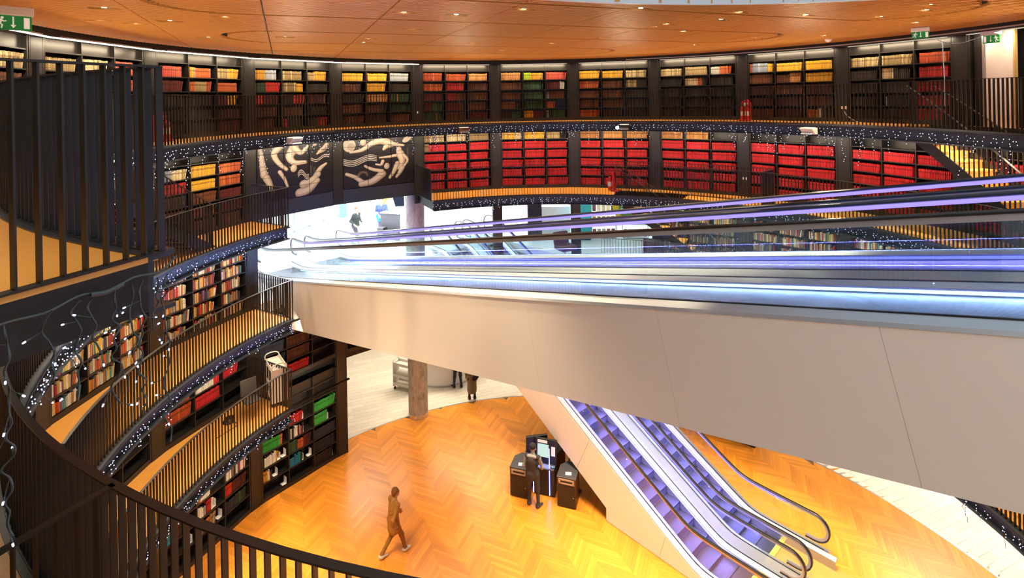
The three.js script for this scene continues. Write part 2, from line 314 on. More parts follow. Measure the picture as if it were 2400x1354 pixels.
// top gallery
const DC = {
  '-6': 't80 b60_5d30 d90 d95 d90/c90 b90 d90 d90 d90/c95 b90 d90 d90 d90', '-5': 'c88 b85 d90 d80 d90/c80 o90 d90 d85 d90/p70 o70 d85 d90 d85',
  '-4': 'o15p72 m82 d90 d92 d90/y20w8o62 o25c45o18 d90 d92 d88/c50y35 o80 m45y35 b90 m90/', '-3': 'y42w45 g40r55 r30m60 b85 d30b50/c85 c60y28 d45r45 b80 r20d60/c35y50 d90 m75c5 d85 d50r40',
  '-2': 'y92 b80 d92 b85 b92/r8y85 y82 t92 b60d30 d90/w88 d92 g35t10g50 g92 b88', '-1': 'o88 o88 m90 m45g48 g60c6g30/o90 r85 r45b50 m80 b90/t92 b90 b92 b82 m90',
  '0': 't93 b92 b92 b70d25 d55g40/G35y55 g92 g92 g92 y45m50/p93 m70W20 w12b75 o40_30 w10g80', '1': 'y93 o92 b92 b92 o90/y95 b93 b94 b94 d92/c95 c50d45 d93 d93 d92',
  '2': 'c93 d92 d92 d92 d92/c93 c55o18d20 d93 d93 d93/w40o45 d93 d93 d93 d92', '3': 'o10w68y18 b92 b92 b92 b92/y93 b50t40 b93 b92 b90/y94 y93 b92 b92 o45W8d40',
  '4': 'c93 d90 d92 d92 d92/c94 c40d52 d93 _10w6d78 d93/_10o86 _8r86 r90 r92 r92',
};
for (let k = -6; k <= 4; k++) {
  const cols = DC[k].split('/').map((c) => c ? c.split(' ') : ['', '', '', '', '']);
  if (k === -4) cols[2] = ['c50y38', 'o84', 'm45y35', 'b90', 'm90'];
  bookcase('D', k, { label: `black bookcase of old bound volumes, top gallery, ${ORD[k + 7]} bay from left edge`, short: 'top gallery case ' + (k + 7), plinth: 0.115, rows: 5, h: 0.364, top: 2.2, cells: cols });
}
bookcase('D', 5.72, { label: 'black steel bookcase of red volumes at the right edge on the top gallery', short: 'top gallery right edge', plinth: 0.115, rows: 5, h: 0.364, top: 2.2, cells: [['r90', '_15y75', 'r90', 'r90', 'm90'], ['r90', 'y90', 'r90', 'r90', 'm90'], ['r90', 'y90', 'r90', 'r90', 'm90']] });
// third gallery
const CC = { '-5': 'd90 d90 d90 d90 d90 d90|d90 d90 d90 d90 d90 d90|d90 d90 d90 d90 d90 d90', '-4': ' _20w20c52 r92 d92 b90 d90| y92 y92 b92 b92 b92| o92 o90 m92 m92 b92',
  '-1': 'c93 c22R72 R93 R93 R93 R93|c94 R94 R93 R93 R93 R93|c94 R94 R84 R93 R92 R88', '0': 'y60c34 R93 R93 R93 R93 R93|y94 R94 R93 R93 R93 R93|c60d25 R94 R93 R93 R93 R93', '1': 't88 R90 R93 R93 R93 R93|t92 R94 R93 R93 R93 R93|t90 R94 R93 R93 R93 R93',
  '2': 't90 R94 R93 R93 R93 R93|t90 R94 R93 R93 R93 R93| R94 R93 R93 R93 R93', '3': ' R94 R90 R90 R93 R93| R94 R93 R93 R93 R93| R94 R93 R93 R93 R93', '4': ' R94 R93 R93 R93 R93| R94 R93 R93 R93 R93| R94 R93 R93 R93 R93', '5': ' R94 R93 R93 R93 R93| R94 R93 R93 R93 R93| R94 R93 R93 R93 R93' };
for (const k of [-5, -4, -1, 0, 1, 2, 3, 4, 5]) bookcase('C', k, { label: k < -2 ? `black bookcase behind the ${k === -4 ? 'open stair with orange and red volumes' : 'stair top, full of dark volumes'} on the third gallery` : `black bookcase of red bound volumes, ${ORD[k + 2]} bay right of the mural`, short: 'third gallery case ' + (k + 6), plinth: 0.12, rows: 6, h: 0.352, top: 2.235, cells: CC[k].split('|').map((c) => c.split(' ')) });
// second gallery, lending books
const lend = (f = 92) => nonEmpty([0, 1, 2, 3, 4, 5], () => 'C' + Math.round(rr(f - 14, f + 4)));
bookcase('B', -4, { label: 'black bookcase crammed with colourful lending books beside the bright opening', short: 'lending case by opening', plinth: 0.12, rows: 6, h: 0.352, top: 2.25, cells: lend(), seen: 1 });
bookcase('B', -5, { label: 'black bookcase of colourful lending books behind the hanging light strings', short: 'lending case behind lights', plinth: 0.12, rows: 6, h: 0.352, top: 2.25, cells: lend(), seen: 1 });
for (const k of [2, 3, 4]) bookcase('B', k, { label: `bookcase of colourful books seen through the travelator glass, ${ORD[k - 1]} from its left end`, short: 'case behind glass ' + k, plinth: 0.12, rows: 6, h: 0.352, top: 2.25, cells: lend() });
// lowest gallery
const AC = { '-5': '____|____|__o90_W0_', '-4': 'o90 o90 o92 o92 _|r90 r90 W72R22 R94 _|r90 R80 R58 _ _', '-3': 'n92 n92 n92 n92 m40|R92 R94 b92 b92 R90|b92 b93 b93 _ _', '-2': 'g92 d92 d92 d90 _|g92 d92 d92 d90 _|g92 d92 d92 d90 _' };
for (const [k, c] of Object.entries(AC)) bookcase('A', +k, { label: { '-5': 'half-empty bookcase with orange volumes, lowest gallery', '-4': 'bookcase with red and white volumes above empty shelves, lowest gallery', '-3': 'bookcase of brown, navy and red volumes behind the grey trolley', '-2': 'bookcase of dark green volumes under the end of the pale travelator' }[k], short: 'lowest gallery ' + { '-5': 'far left', '-4': 'middle', '-3': 'by trolley', '-2': 'under travelator' }[k], plinth: 0.12, rows: 5, h: 0.4, top: 2.12, seen: 1,
  cells: +k === -5 ? [['', '', '', '', ''], ['', '', '', '', ''], ['o80', 'o92', 'o92', '', '']] : c.split('|').map((s) => s.split(' ').map((q) => (q === '_' ? '' : q))) });
// ground floor
const gEnds3 = [[null, [0.95], null, [0.72, 0.95], [0.6], [0.95]], [null, [0.62], [0.62], null, [0.6, 0.95], null], [null, null, [0.66], null, null, [0.84]]];
bookcase('A', -3, { y: 0, label: 'black ground-floor bookcase with green and navy sets at the end of the wall', short: 'ground case by tiles', plinth: 0.12, rows: 6, h: 0.43, top: 2.98, seen: 1, ends: gEnds3, cells: [['d60', 'B20K60', 'L74p12', 'g12W48y6', 'r8y18K20', 'K1'], ['', 'r55', 'K58', 'g38o26m30', 'T44g10', ''], ['', 'L94', 'L58', 'N94', 'N94', 'd80']] });
bookcase('A', -4, { y: 0, label: 'black ground-floor bookcase with white and blue books beyond the lettered column', short: 'ground case beyond column', plinth: 0.12, rows: 6, h: 0.43, top: 2.98, seen: 1, ends: [[null, null, null, null, [0.9], null], [null, [0.92], [0.5], [0.72], [0.96], [0.92]], [null, [0.9], null, null, null, null]], cells: [['', 'K70', 'W80', 'T20r30d40', 'W1', ''], ['', 'B40r20W20', 'o14W34', 'W20K20r20W8', 'o20B8o25c22', 'K1'], ['', 'd80', 'K88', 'r30m55', 'n45g45', '']] });
bookcase('A', -5, { y: 0, label: 'black ground-floor bookcase nearly hidden behind the lowest railing', short: 'ground case far left', plinth: 0.12, rows: 6, h: 0.43, top: 2.98, cells: nonEmpty([0, 1, 2, 3, 4, 5], () => 'K' + Math.round(rr(20, 80))) });
for (const k of [1, 2]) bookcase('A', k, { y: 0, label: k === 2 ? 'low black bookcase end on the parquet below the pale travelator' : 'black ground bookcase hidden behind the escalator handrail', short: 'ground case right ' + k, plinth: 0.12, rows: 6, h: 0.43, top: 2.98, cells: nonEmpty([0, 1, 2, 3, 4, 5], () => 'N60') });

// book shapes: a rounded spine and flat boards
const spineTex = (old) => canvasTex(64, 256, (c, w, h) => {
  c.fillStyle = '#fff'; c.fillRect(0, 0, w, h);
  for (let i = 0; i < 900; i++) { c.fillStyle = `rgba(0,0,0,${rr(0, 0.10)})`; c.fillRect(rr(0, w), rr(0, h), rr(1, 3), rr(3, 22)); }
  if (old) {
    for (const y of [0.06, 0.24, 0.42, 0.62, 0.8, 0.93]) { c.fillStyle = 'rgba(40,20,10,.55)'; c.fillRect(0, y * h, w, 5); c.fillStyle = 'rgba(255,225,140,.9)'; c.fillRect(0, y * h - 3, w, 2); }
    c.fillStyle = 'rgba(30,15,10,.6)'; c.fillRect(4, 0.27 * h, w - 8, 0.12 * h); c.fillStyle = 'rgba(255,226,150,.9)'; for (let i = 0; i < 4; i++) c.fillRect(12, (0.285 + i * 0.026) * h, w - 24, 2);
  } else { c.fillStyle = 'rgba(20,20,30,.55)'; for (let i = 0; i < 9; i++) c.fillRect(22 + rr(0, 4), (0.15 + i * 0.05) * h, rr(10, 20), 7); c.fillStyle = 'rgba(255,255,255,.95)'; c.fillRect(6, 0.84 * h, w - 12, 0.09 * h); c.fillStyle = 'rgba(0,0,0,.35)'; c.fillRect(6, 0.86 * h, w - 14, 3); }
}, false);
function bookGeo() {
  const prof = [[-0.5, -1], [-0.5, -0.06], [-0.36, -0.012], [0, 0], [0.36, -0.012], [0.5, -0.06], [0.5, -1]], pos = [], nor = [], uv = [];
  const put = (x, y, z, n, u, v) => { pos.push(x, y, z); nor.push(...n); uv.push(u, v); };
  const quad = (a, b, na, nb, spine) => { const U = (p) => (spine ? p[0] + 0.5 : 0.02); for (const [p, y, n] of [[a, 0, na], [b, 0, nb], [b, 1, nb], [a, 0, na], [b, 1, nb], [a, 1, na]]) put(p[0], y, p[1], n, U(p), spine ? y : 0.5); };
  quad(prof[0], prof[1], [-1, 0, 0], [-1, 0, 0]); quad(prof[5], prof[6], [1, 0, 0], [1, 0, 0]); quad(prof[6], prof[0], [0, 0, -1], [0, 0, -1]);
  for (let i = 1; i < 5; i++) quad(prof[i], prof[i + 1], [prof[i][0] * 0.9, 0, 0.8], [prof[i + 1][0] * 0.9, 0, 0.8], true);
  for (const y of [0, 1]) for (let i = 1; i < 6; i++) { const t = [prof[0], prof[i + 1], prof[i]]; if (!y) t.reverse(); for (const p of t) put(p[0], y, p[1], [0, y ? 1 : -1, 0], 0.02, 0.5); }
  const g = new THREE.BufferGeometry();
  for (const [k, v, s] of [['position', pos, 3], ['normal', nor, 3], ['uv', uv, 2]]) g.setAttribute(k, new THREE.Float32BufferAttribute(v, s));
  return g;
}
{
  const geo = bookGeo(), oldMap = spineTex(true), newMap = spineTex(false), mats = new Map();
  const matOf = (b) => { const k = b.hex + b.modern; if (!mats.has(k)) mats.set(k, std({ color: b.hex, map: b.modern ? newMap : oldMap, roughness: 0.55 })); return mats.get(k); };
  const near = books.filter((b) => b.seen).sort((a, b) => b.size - a.size).slice(0, 300), set = new Set(near);
  for (const b of near) { const m = new THREE.Mesh(geo, matOf(b)); m.name = numbered('book'); m.castShadow = m.receiveShadow = true; b.mtx.decompose(m.position, m.quaternion, m.scale); tag(m, b.label, 'book', 'books on the lower left shelves'); scene.add(m); }
  for (const [modern, name, label] of [[false, 'bound_volumes', 'rows of old bound volumes filling the dark bookcases around the hall'], [true, 'lending_books', 'rows of colourful lending books packed on the second gallery shelves']]) {
    const rest = books.filter((b) => !set.has(b) && b.modern === modern), im = new THREE.InstancedMesh(geo, std({ map: modern ? newMap : oldMap, roughness: 0.55 }), rest.length);
    rest.forEach((b, i) => { im.setMatrixAt(i, b.mtx); im.setColorAt(i, new THREE.Color(b.hex)); });
    im.name = name; im.castShadow = im.receiveShadow = true; tag(im, label, 'books', null, 'stuff'); scene.add(im);
  }
  for (const [p, ry, ci, ri, short] of bookends) { const t = thing('bookend', `white bent-metal bookend, shelf ${['one', 'two', 'three', 'four', 'five', 'six'][ri]} down, ${['left', 'middle', 'right'][ci]} section, ${short}`, 'bookend', p.toArray(), ry, 'bookends on the ground-floor shelves'); mesh('upright', rbx(0.006, 0.2, 0.15, 0.002, 0, 0.1, -0.09), M.white, t); mesh('foot', rbx(0.13, 0.005, 0.15, 0.002, -0.065, 0.003, -0.09), M.white, t); }
}

// ---------------------------------------------------------------- wooden ceiling: oak slats below a dark deck, cut by a winding track and by slots for the spots
const SD = [0.930, -0.368], TD = [0.368, 0.930], OC = [2.7, 10.35, 8.15], RC = 9.62;        // along the slats, across them; the round opening above the viewpoint
const toST = (x, z) => [x * SD[0] + z * SD[1], x * TD[0] + z * TD[1]], toXZ = (s, t) => [SD[0] * s + TD[0] * t, SD[1] * s + TD[1] * t];
const SPOTS = [[-8.12, 1.71], [-7.22, 2.81], [-7.8, 1.25], [-7.06, 1.47], [-5.94, 1.81], [-7.66, -0.89], [-6.07, -1.08], [-2.94, 1.9], [-2.11, 1.52], [-3.12, -0.14], [-4.39, -1.71], [-4.69, -2.5], [-5.97, -4.07], [-0.97, 1.97], [-2.03, -3.2], [-2.88, -4.58], [0.08, -3.59], [-1.26, -5.33], [0.52, -0.82], [0.98, 1.8], [2.91, 1.2], [4.35, 0.72], [2.93, 0.31], [2.05, -0.17], [1.94, -0.54], [2.84, -1.47], [1.21, -2.39], [4.3, -4.86], [5.29, -3.17], [6.94, -2.97], [5.95, 1.65], [6.36, 1.02], [6.06, 0.3], [7.54, -0.73]];
{
  const ceil = struct('ceiling', 'slatted oak ceiling with a winding dark track and a round opening'), P = 0.1, W = 0.056, H = 0.05;
  const deck = new THREE.Shape(); deck.absarc(0, 0, 10.45, 0, Math.PI * 2);
  { const hole = new THREE.Path(), c = toXZ(0, 0); const pts = []; const d = Math.hypot(OC[0], OC[1]), base = Math.atan2(OC[1], OC[0]); // deck minus the opening: walk the outline by hand
    const out = []; for (let i = 0; i <= 360; i++) { const a = i * D2R, x = 10.45 * Math.cos(a), z = 10.45 * Math.sin(a); if (Math.hypot(x - OC[0], z - OC[1]) > OC[2]) out.push([x, z, a]); }
    out.sort((p, q) => ((p[2] - base + 4 * Math.PI) % (2 * Math.PI)) - ((q[2] - base + 4 * Math.PI) % (2 * Math.PI)));
    const s = new THREE.Shape(); out.forEach((p, i) => (i ? s.lineTo(p[0], p[1]) : s.moveTo(p[0], p[1])));
    const a0 = Math.atan2(out[out.length - 1][1] - OC[1], out[out.length - 1][0] - OC[0]), a1 = Math.atan2(out[0][1] - OC[1], out[0][0] - OC[0]);
    let da = a1 - a0; const mid = base + Math.PI; while (da > Math.PI * 2) da -= Math.PI * 2; while (da < 0) da += Math.PI * 2;
    const inside = (a) => Math.hypot(OC[0] + OC[2] * Math.cos(a), OC[1] + OC[2] * Math.sin(a)) < 10.45; if (!inside(a0 + da / 2)) da -= Math.PI * 2;
    for (let i = 1; i < 60; i++) { const a = a0 + da * i / 60; s.lineTo(OC[0] + OC[2] * Math.cos(a), OC[1] + OC[2] * Math.sin(a)); }
    mesh('ceiling_deck', new THREE.ExtrudeGeometry(s, { depth: 0.25, bevelEnabled: false, curveSegments: 90 }).rotateX(Math.PI / 2).translate(0, LV.TOP + H + 0.28, 0), M.darkSteel, ceil);
    const rim = []; for (let i = 0; i <= 60; i++) { const a = a0 + da * i / 60; rim.push({ o: new V3(OC[0], 0, OC[1]), x: new V3(Math.cos(a), 0, Math.sin(a)), y: UP.clone() }); }
    mesh('opening_trim', sweep([[OC[2] - 0.02, LV.TOP - 0.02], [OC[2] + 0.05, LV.TOP - 0.02], [OC[2] + 0.05, LV.TOP + 0.5], [OC[2] - 0.02, LV.TOP + 0.5]], rim), M.white, ceil);
  }
  const arcs = [[-6.0, 0.95, 1.05, -1], [5.45, -1.165, 1.065, 1], [-5.35, -3.33, 1.1, -1], [3.4, -5.5, 1.08, 1], [5.2, 3.1, 1.1, 1]];    // ends of the winding track: centre s, t, radius, side
  const runs = { '2': [-6.0, 5.2], '-0.1': [-6.0, 5.45], '-2.23': [-5.35, 5.45], '-4.43': [-5.35, 3.4], '-6.58': [-9, 3.4] };
  const joints = [-7.44, -5.58, -3.72, -1.88, 0, 1.88, 3.72, 5.58, 7.44];
  const st = SPOTS.map((p) => toST(...p));
  for (let i = -97; i <= 97; i++) {
    const t = i * P; if (Math.abs(t) > RC - 0.1) continue;
    const e = Math.sqrt(RC * RC - t * t); let cuts = [];
    const [os, ot] = toST(OC[0], OC[1]), dq = OC[2] ** 2 - (t - ot) ** 2; if (dq > 0) cuts.push([os - Math.sqrt(dq), os + Math.sqrt(dq)]);
    for (const [s, c, r, side] of arcs) { const q = (v) => Math.sqrt(Math.max(0, v * v - (t - c) ** 2)), a = q(r - 0.06), b = q(r + 0.06); if (b > 0) { cuts.push(side > 0 ? [s + a, s + b + 0.02] : [s - b - 0.02, s - a]); } }
    for (const [c, [a, b]] of Object.entries(runs)) if (Math.abs(t - +c) < P * 0.55) cuts.push([a, b]);
    for (const j of joints) cuts.push([j - 0.012, j + 0.012]);
    for (const [s, c] of st) if (Math.abs(t - c) < 0.07) cuts.push([s - 0.2, s + 0.2]);
    cuts.sort((a, b) => a[0] - b[0]);
    const parts = []; let s = -e;
    for (const [a, b] of [...cuts, [e, e]]) { if (a > s + 0.03) { const m = Math.min(a, e); if (m > s) parts.push([s, m]); } s = Math.max(s, b); if (s >= e) break; }
    if (!parts.length) continue;
    const g = merge(parts.map(([a, b]) => bx(b - a, H, W, (a + b) / 2, 0, 0)));
    const uv = g.attributes.uv, u0 = rr(0, 3), v0 = rr(0, 3); for (let k = 0; k < uv.count; k++) uv.setXY(k, uv.getX(k) + u0, uv.getY(k) + v0);
    const m = mesh('slat', g, M.slat, ceil); const [x, z] = toXZ(0, t); m.position.set(x, LV.TOP + H / 2, z); m.rotation.y = Math.atan2(-SD[1], SD[0]);
  }
  mesh('shadow_gap', arcBox(RC - 0.01, 10.45, LV.TOP + 0.02, LV.TOP + 0.35, -165, 125), M.black, ceil);
  mesh('cornice_trim', arcBox(9.72, 10.45, 13.1, LV.TOP + 0.02, -165, 125), M.shelf, ceil);
  mesh('cornice_rail', arcBox(9.69, 9.72, 13.13, 13.16, 20, 125), M.alu, ceil);
  SPOTS.forEach(([x, z], i) => {
    const t = thing('ceiling_spotlight', `small spotlight in a ceiling slot, ${ORD[1 + SPOTS.filter((q) => (q[0] + 1.43) / (10.82 - q[1]) < (x + 1.43) / (10.82 - z)).length]} of thirty-four counted from the left`, 'spotlight', [x, LV.TOP + 0.02, z], Math.atan2(-SD[1], SD[0]), 'spotlights in the slatted ceiling');
    mesh('housing', [bx(0.4, 0.05, 0.10, 0, 0.03, 0)], M.black, t); mesh('lens', cyl(0.035, 0.035, 0.012, 0, 0.0, 0, 16), M.lens, t);
    const l = new THREE.SpotLight(lin(1, 0.80, 0.52), POWER.down, 0, 0.62, 0.7, 2); l.position.set(x, LV.TOP - 0.02, z); l.target.position.set(x, 0, z); l.castShadow = true; l.shadow.radius = 2; l.name = 'ceiling_spotlight_beam'; scene.add(l, l.target);
  });
  // continuous lamp strip along the head of the top bookcases
  for (let k = -10; k <= 10; k++) {
    const a = bay(k), left = k < -1, p = ring(left ? 9.66 : 9.84, a, 13.085);
    const where = k < -7 ? `behind the viewpoint, number ${-k}` : left ? `${ORD[k + 8]} length from the left` : k < 6 ? `${ORD[k + 2]} length from the middle` : `past the right edge, number ${k}`;
    const t = thing('light_strip', `${left ? 'bright linear lamp under the ceiling edge' : 'dim linear lamp above the far top bookcases'}, ${where}`, 'lamp', p.toArray(), -a * D2R);
    mesh('lamp_channel', bx(left ? 2.92 : 2.5, 0.03, 0.06, 0, 0.03, -0.01), M.alu, t);
    mesh('diffuser_lamp', bx(left ? 2.9 : 2.5, left ? 0.022 : 0.012, 0.04, 0, 0.004, 0.01), left ? M.stripWarm : M.stripDim ??= glow(1, 0.86, 0.66, 0.8), t);
    areaLight(ring(left ? 9.6 : 9.76, a, 13.06), ring(10.2, a, 11.9), 2.4, 0.06, lin(1, 0.82, 0.56), POWER.shelf * 3.2);
  }
}
// lamps under each gallery edge that wash the books below
for (const [lv, y, ks] of [['C', LV.D - SLAB, [-7, -6, -5, -4, -3, -2, -1, 0, 1, 2, 3, 4, 5, 6, 7]], ['B', LV.C - SLAB, [-7, -6, -5, -4, 1, 2, 3, 4]], ['A', LV.B - SLAB, [-6, -5, -4, -3]], ['G', LV.A - SLAB, [-5, -4, -3]]]) for (const k of ks) {
  const a = bay(k), rl = lv === 'C' ? 9.1 : 8.95, p = ring(rl, a, y - 0.03), t = thing('shelf_lamp', `slim lamp under the ${{ C: 'top', B: 'third', A: 'second', G: 'lowest' }[lv]} gallery edge, ${ORD[k + 11]} bay clockwise from behind the viewpoint`, 'lamp', p.toArray(), -a * D2R);
  mesh('lamp_channel', bx(2.2, 0.03, 0.08, 0, 0.02, 0), M.darkSteel, t); mesh('diffuser_lamp', bx(2.15, 0.012, 0.05, 0, 0.002, 0), M.stripDim, t);
  areaLight(ring(rl, a, y - 0.05), ring(9.85, a, y - 1.5), 2.15, 0.06, lin(1, 0.80, 0.54), POWER.shelf * (lv === 'C' ? 5 : 4));
}

// ---------------------------------------------------------------- outer shell: drum above, lobby on the second level, hall walls
{
  const w = (name, label) => struct(name, label);
  mesh('wall_panel', arcBox(27, 27.4, 0, 5.4, -180, 180), M.plaster, w('wall_back', 'pale outer wall of the ground floor'));
  const bk = w('wall_drum', 'dark backing wall of the book drum'); 
  for (const [y0, y1, a0, a1] of [[LV.C, 13.5, -165, 120], [LV.B - SLAB, LV.C, -118, -60.3], [LV.B - SLAB, LV.C, 26, 120], [0, LV.B - SLAB, -118, -43.4], [LV.A - SLAB, LV.B - SLAB, -43.4, -17], [LV.A - SLAB, LV.B - SLAB, 43, 120]]) mesh('wall_panel', arcBox(10.34, 10.46, y0, y1, a0, a1), M.darkSteel, bk);
  const rear = w('wall_rear', 'pale wall behind the viewpoint'); mesh('wall_panel', arcBox(14.5, 14.8, 0, 13.5, 118, 206), M.plaster, rear);
}

// ---------------------------------------------------------------- travelators and escalators
M.pallet = std({ color: lin(0.07, 0.07, 0.09), roughness: 0.4, metalness: 0.7, bumpScale: 0.004, bumpMap: canvasTex(64, 64, (c) => { c.fillStyle = '#fff'; c.fillRect(0, 0, 64, 64); c.fillStyle = '#000'; for (let i = 0; i < 8; i++) c.fillRect(0, i * 8, 64, 4); }) });
M.pallet.bumpMap.repeat.set(8, 8);
M.deck = std({ color: lin(0.45, 0.45, 0.48), roughness: 0.35, metalness: 0.5 });
M.skirt = std({ color: lin(0.42, 0.42, 0.46), roughness: 0.3, metalness: 0.8 });
M.combYellow = std({ color: lin(0.75, 0.55, 0.05), roughness: 0.5 });
function conveyor(o) {
  const { O, a, lat, t } = o, base = new THREE.Matrix4().makeBasis(a, UP, lat).setPosition(O);
  const at = (s, y, z) => new V3(s, y, z).applyMatrix4(base);
  const line = (low, sl, slope, high, sh) => (s) => { const k = 0.7, y = sl < sh ? low + slope * (s - sl) : high + slope * (s - sh); const lo = Math.min(low, high), hi = Math.max(low, high), sm = (x) => 0.5 * (x + Math.sqrt(x * x + 0.02 * k)); return hi - sm(hi - (lo + sm(y - lo))); };
  const slab = (poly, z0, z1) => new THREE.ExtrudeGeometry(new THREE.Shape(poly.map((p) => new THREE.Vector2(...p))), { depth: z1 - z0, bevelEnabled: false }).translate(0, 0, z0).applyMatrix4(base);
  const samples = (s0, s1, d = 0.2) => { const n = Math.max(1, Math.ceil((s1 - s0) / d)); return Array.from({ length: n + 1 }, (_, i) => s0 + (s1 - s0) * i / n); };
  const along = (f, s0, s1, prof, d) => sweep(prof, samples(s0, s1, d).map((s) => ({ o: at(s, f(s), 0), x: lat, y: UP })));
  const loop = (f, s0, s1, r, ends) => {                 // handrail centre line with its turned ends
    const P = []; const turn = (s, y, dir) => Array.from({ length: 13 }, (_, i) => { const q = Math.PI * i / 12; return [s + dir * r * Math.sin(q), y - r + r * Math.cos(q)]; });
    if (ends[0]) { const e = turn(s0, f(s0), -1).reverse(); P.push([s0 + 0.22, f(s0) - 2 * r], ...e.slice(0, -1)); }
    for (const s of samples(s0, s1, 0.15)) P.push([s, f(s)]);
    if (ends[1]) { const e = turn(s1, f(s1), 1); P.push(...e.slice(1), [s1 - 0.22, f(s1) - 2 * r]); }
    return P;
  };
  const rail = (P, z, prof) => sweep(prof.map(([x, y]) => [x + z, y]), P.map((p, i) => { const q = P[Math.min(i + 1, P.length - 1)], w = P[Math.max(i - 1, 0)], l = Math.hypot(q[0] - w[0], q[1] - w[1]) || 1, nx = -(q[1] - w[1]) / l, ny = (q[0] - w[0]) / l; return { o: at(p[0], p[1], 0), x: lat, y: a.clone().multiplyScalar(nx).addScaledVector(UP, ny) }; }));
  return { base, at, line, slab, samples, along, loop, rail };
}
const HR = [[-0.04, -0.012], [-0.034, -0.034], [0.034, -0.034], [0.04, -0.012], [0.026, 0], [-0.026, 0]];
function lane(c, t, o) {                                   // balustrades, skirts, moving floor of one lane between lateral z0 and z0 + wide
  const { z0, wide, hr, deck, s0, s1, seams, r, ends } = o, z1 = z0 + wide;
  for (const [z, inner] of [[z0, 1], [z1, -1]]) {
    const P = c.loop(hr, s0, s1, r, ends);
    mesh('handrail', c.rail(P, z, HR), M.rubber, t);
    const Q = P.map((p) => p);
    mesh('handrail_profile', c.rail(c.loop((s) => hr(s) - 0.034, s0, s1, r - 0.034, ends), z, [[-0.016, -0.06], [0.016, -0.06], [0.016, 0], [-0.016, 0]]), M.deck, t);
    mesh('handrail_light', c.along((s) => hr(s) - 0.05, o.lit[0], o.lit[1], [[z + inner * 0.017, -0.042], [z + inner * 0.03, -0.042], [z + inner * 0.03, 0.004], [z + inner * 0.017, 0.004]]), o.railGlow, t);
    const cuts = [s0 - (ends[0] ? r * 0.9 : 0), ...seams.filter((s) => s > s0 && s < s1), s1 + (ends[1] ? r * 0.9 : 0)];
    for (let i = 0; i + 1 < cuts.length; i++) {
      const a = cuts[i] + 0.004, b = cuts[i + 1] - 0.004, S = c.samples(a, b, 0.25), top = (s) => { const e = Math.max(s0 - s, s - s1, 0), h = hr(Math.min(Math.max(s, s0), s1)) - 0.07; return e > 0 ? h - r + Math.sqrt(Math.max(0, (r - 0.03) ** 2 - e * e)) : h; };
      mesh('glass_panel', c.slab([...S.map((s) => [s, deck(s) + 0.015]), ...S.reverse().map((s) => [s, Math.max(top(s), deck(s) + 0.05)])], z - 0.005, z + 0.005), M.glass, t);
    }
    mesh('gasket', c.along(deck, s0 - 0.2, s1 + 0.2, [[z - 0.014, -0.01], [z + 0.014, -0.01], [z + 0.014, 0.022], [z - 0.014, 0.022]]), M.rubber, t);
    mesh('inner_deck', c.along(deck, s0 - 0.5, s1 + 0.5, [[z + inner * 0.014, 0.012], [z + inner * 0.13, -0.028], [z + inner * 0.13, -0.045], [z + inner * 0.014, -0.03]]), M.deck, t);
    mesh('skirt', c.along(deck, s0 - 0.5, s1 + 0.5, [[z + inner * 0.13, -0.03], [z + inner * 0.142, -0.03], [z + inner * 0.142, -0.3], [z + inner * 0.13, -0.3]]), M.skirt, t);
    mesh('skirt_light', c.along(deck, o.lit[0], o.lit[1], [[z + inner * 0.143, -0.05], [z + inner * 0.155, -0.055], [z + inner * 0.155, -0.085], [z + inner * 0.143, -0.085]]), o.skirtGlow, t);
  }
}
function stripLight(c, s0, s1, f, z, towardZ, w, color, k) {
  const p = c.at(s0, f(s0), z), q = c.at(s1, f(s1), z), x = q.clone().sub(p), len = x.length(); x.normalize();
  const dir = c.at(s0, f(s0) - 0.5, towardZ).sub(p); dir.addScaledVector(x, -dir.dot(x)).normalize();
  const zz = dir.negate(), y = zz.clone().cross(x), l = new THREE.RectAreaLight(color, k, len, w);
  l.position.copy(p.add(q).multiplyScalar(0.5)); l.quaternion.setFromRotationMatrix(new THREE.Matrix4().makeBasis(x, y, zz)); l.name = 'strip_panel_light'; scene.add(l);
}
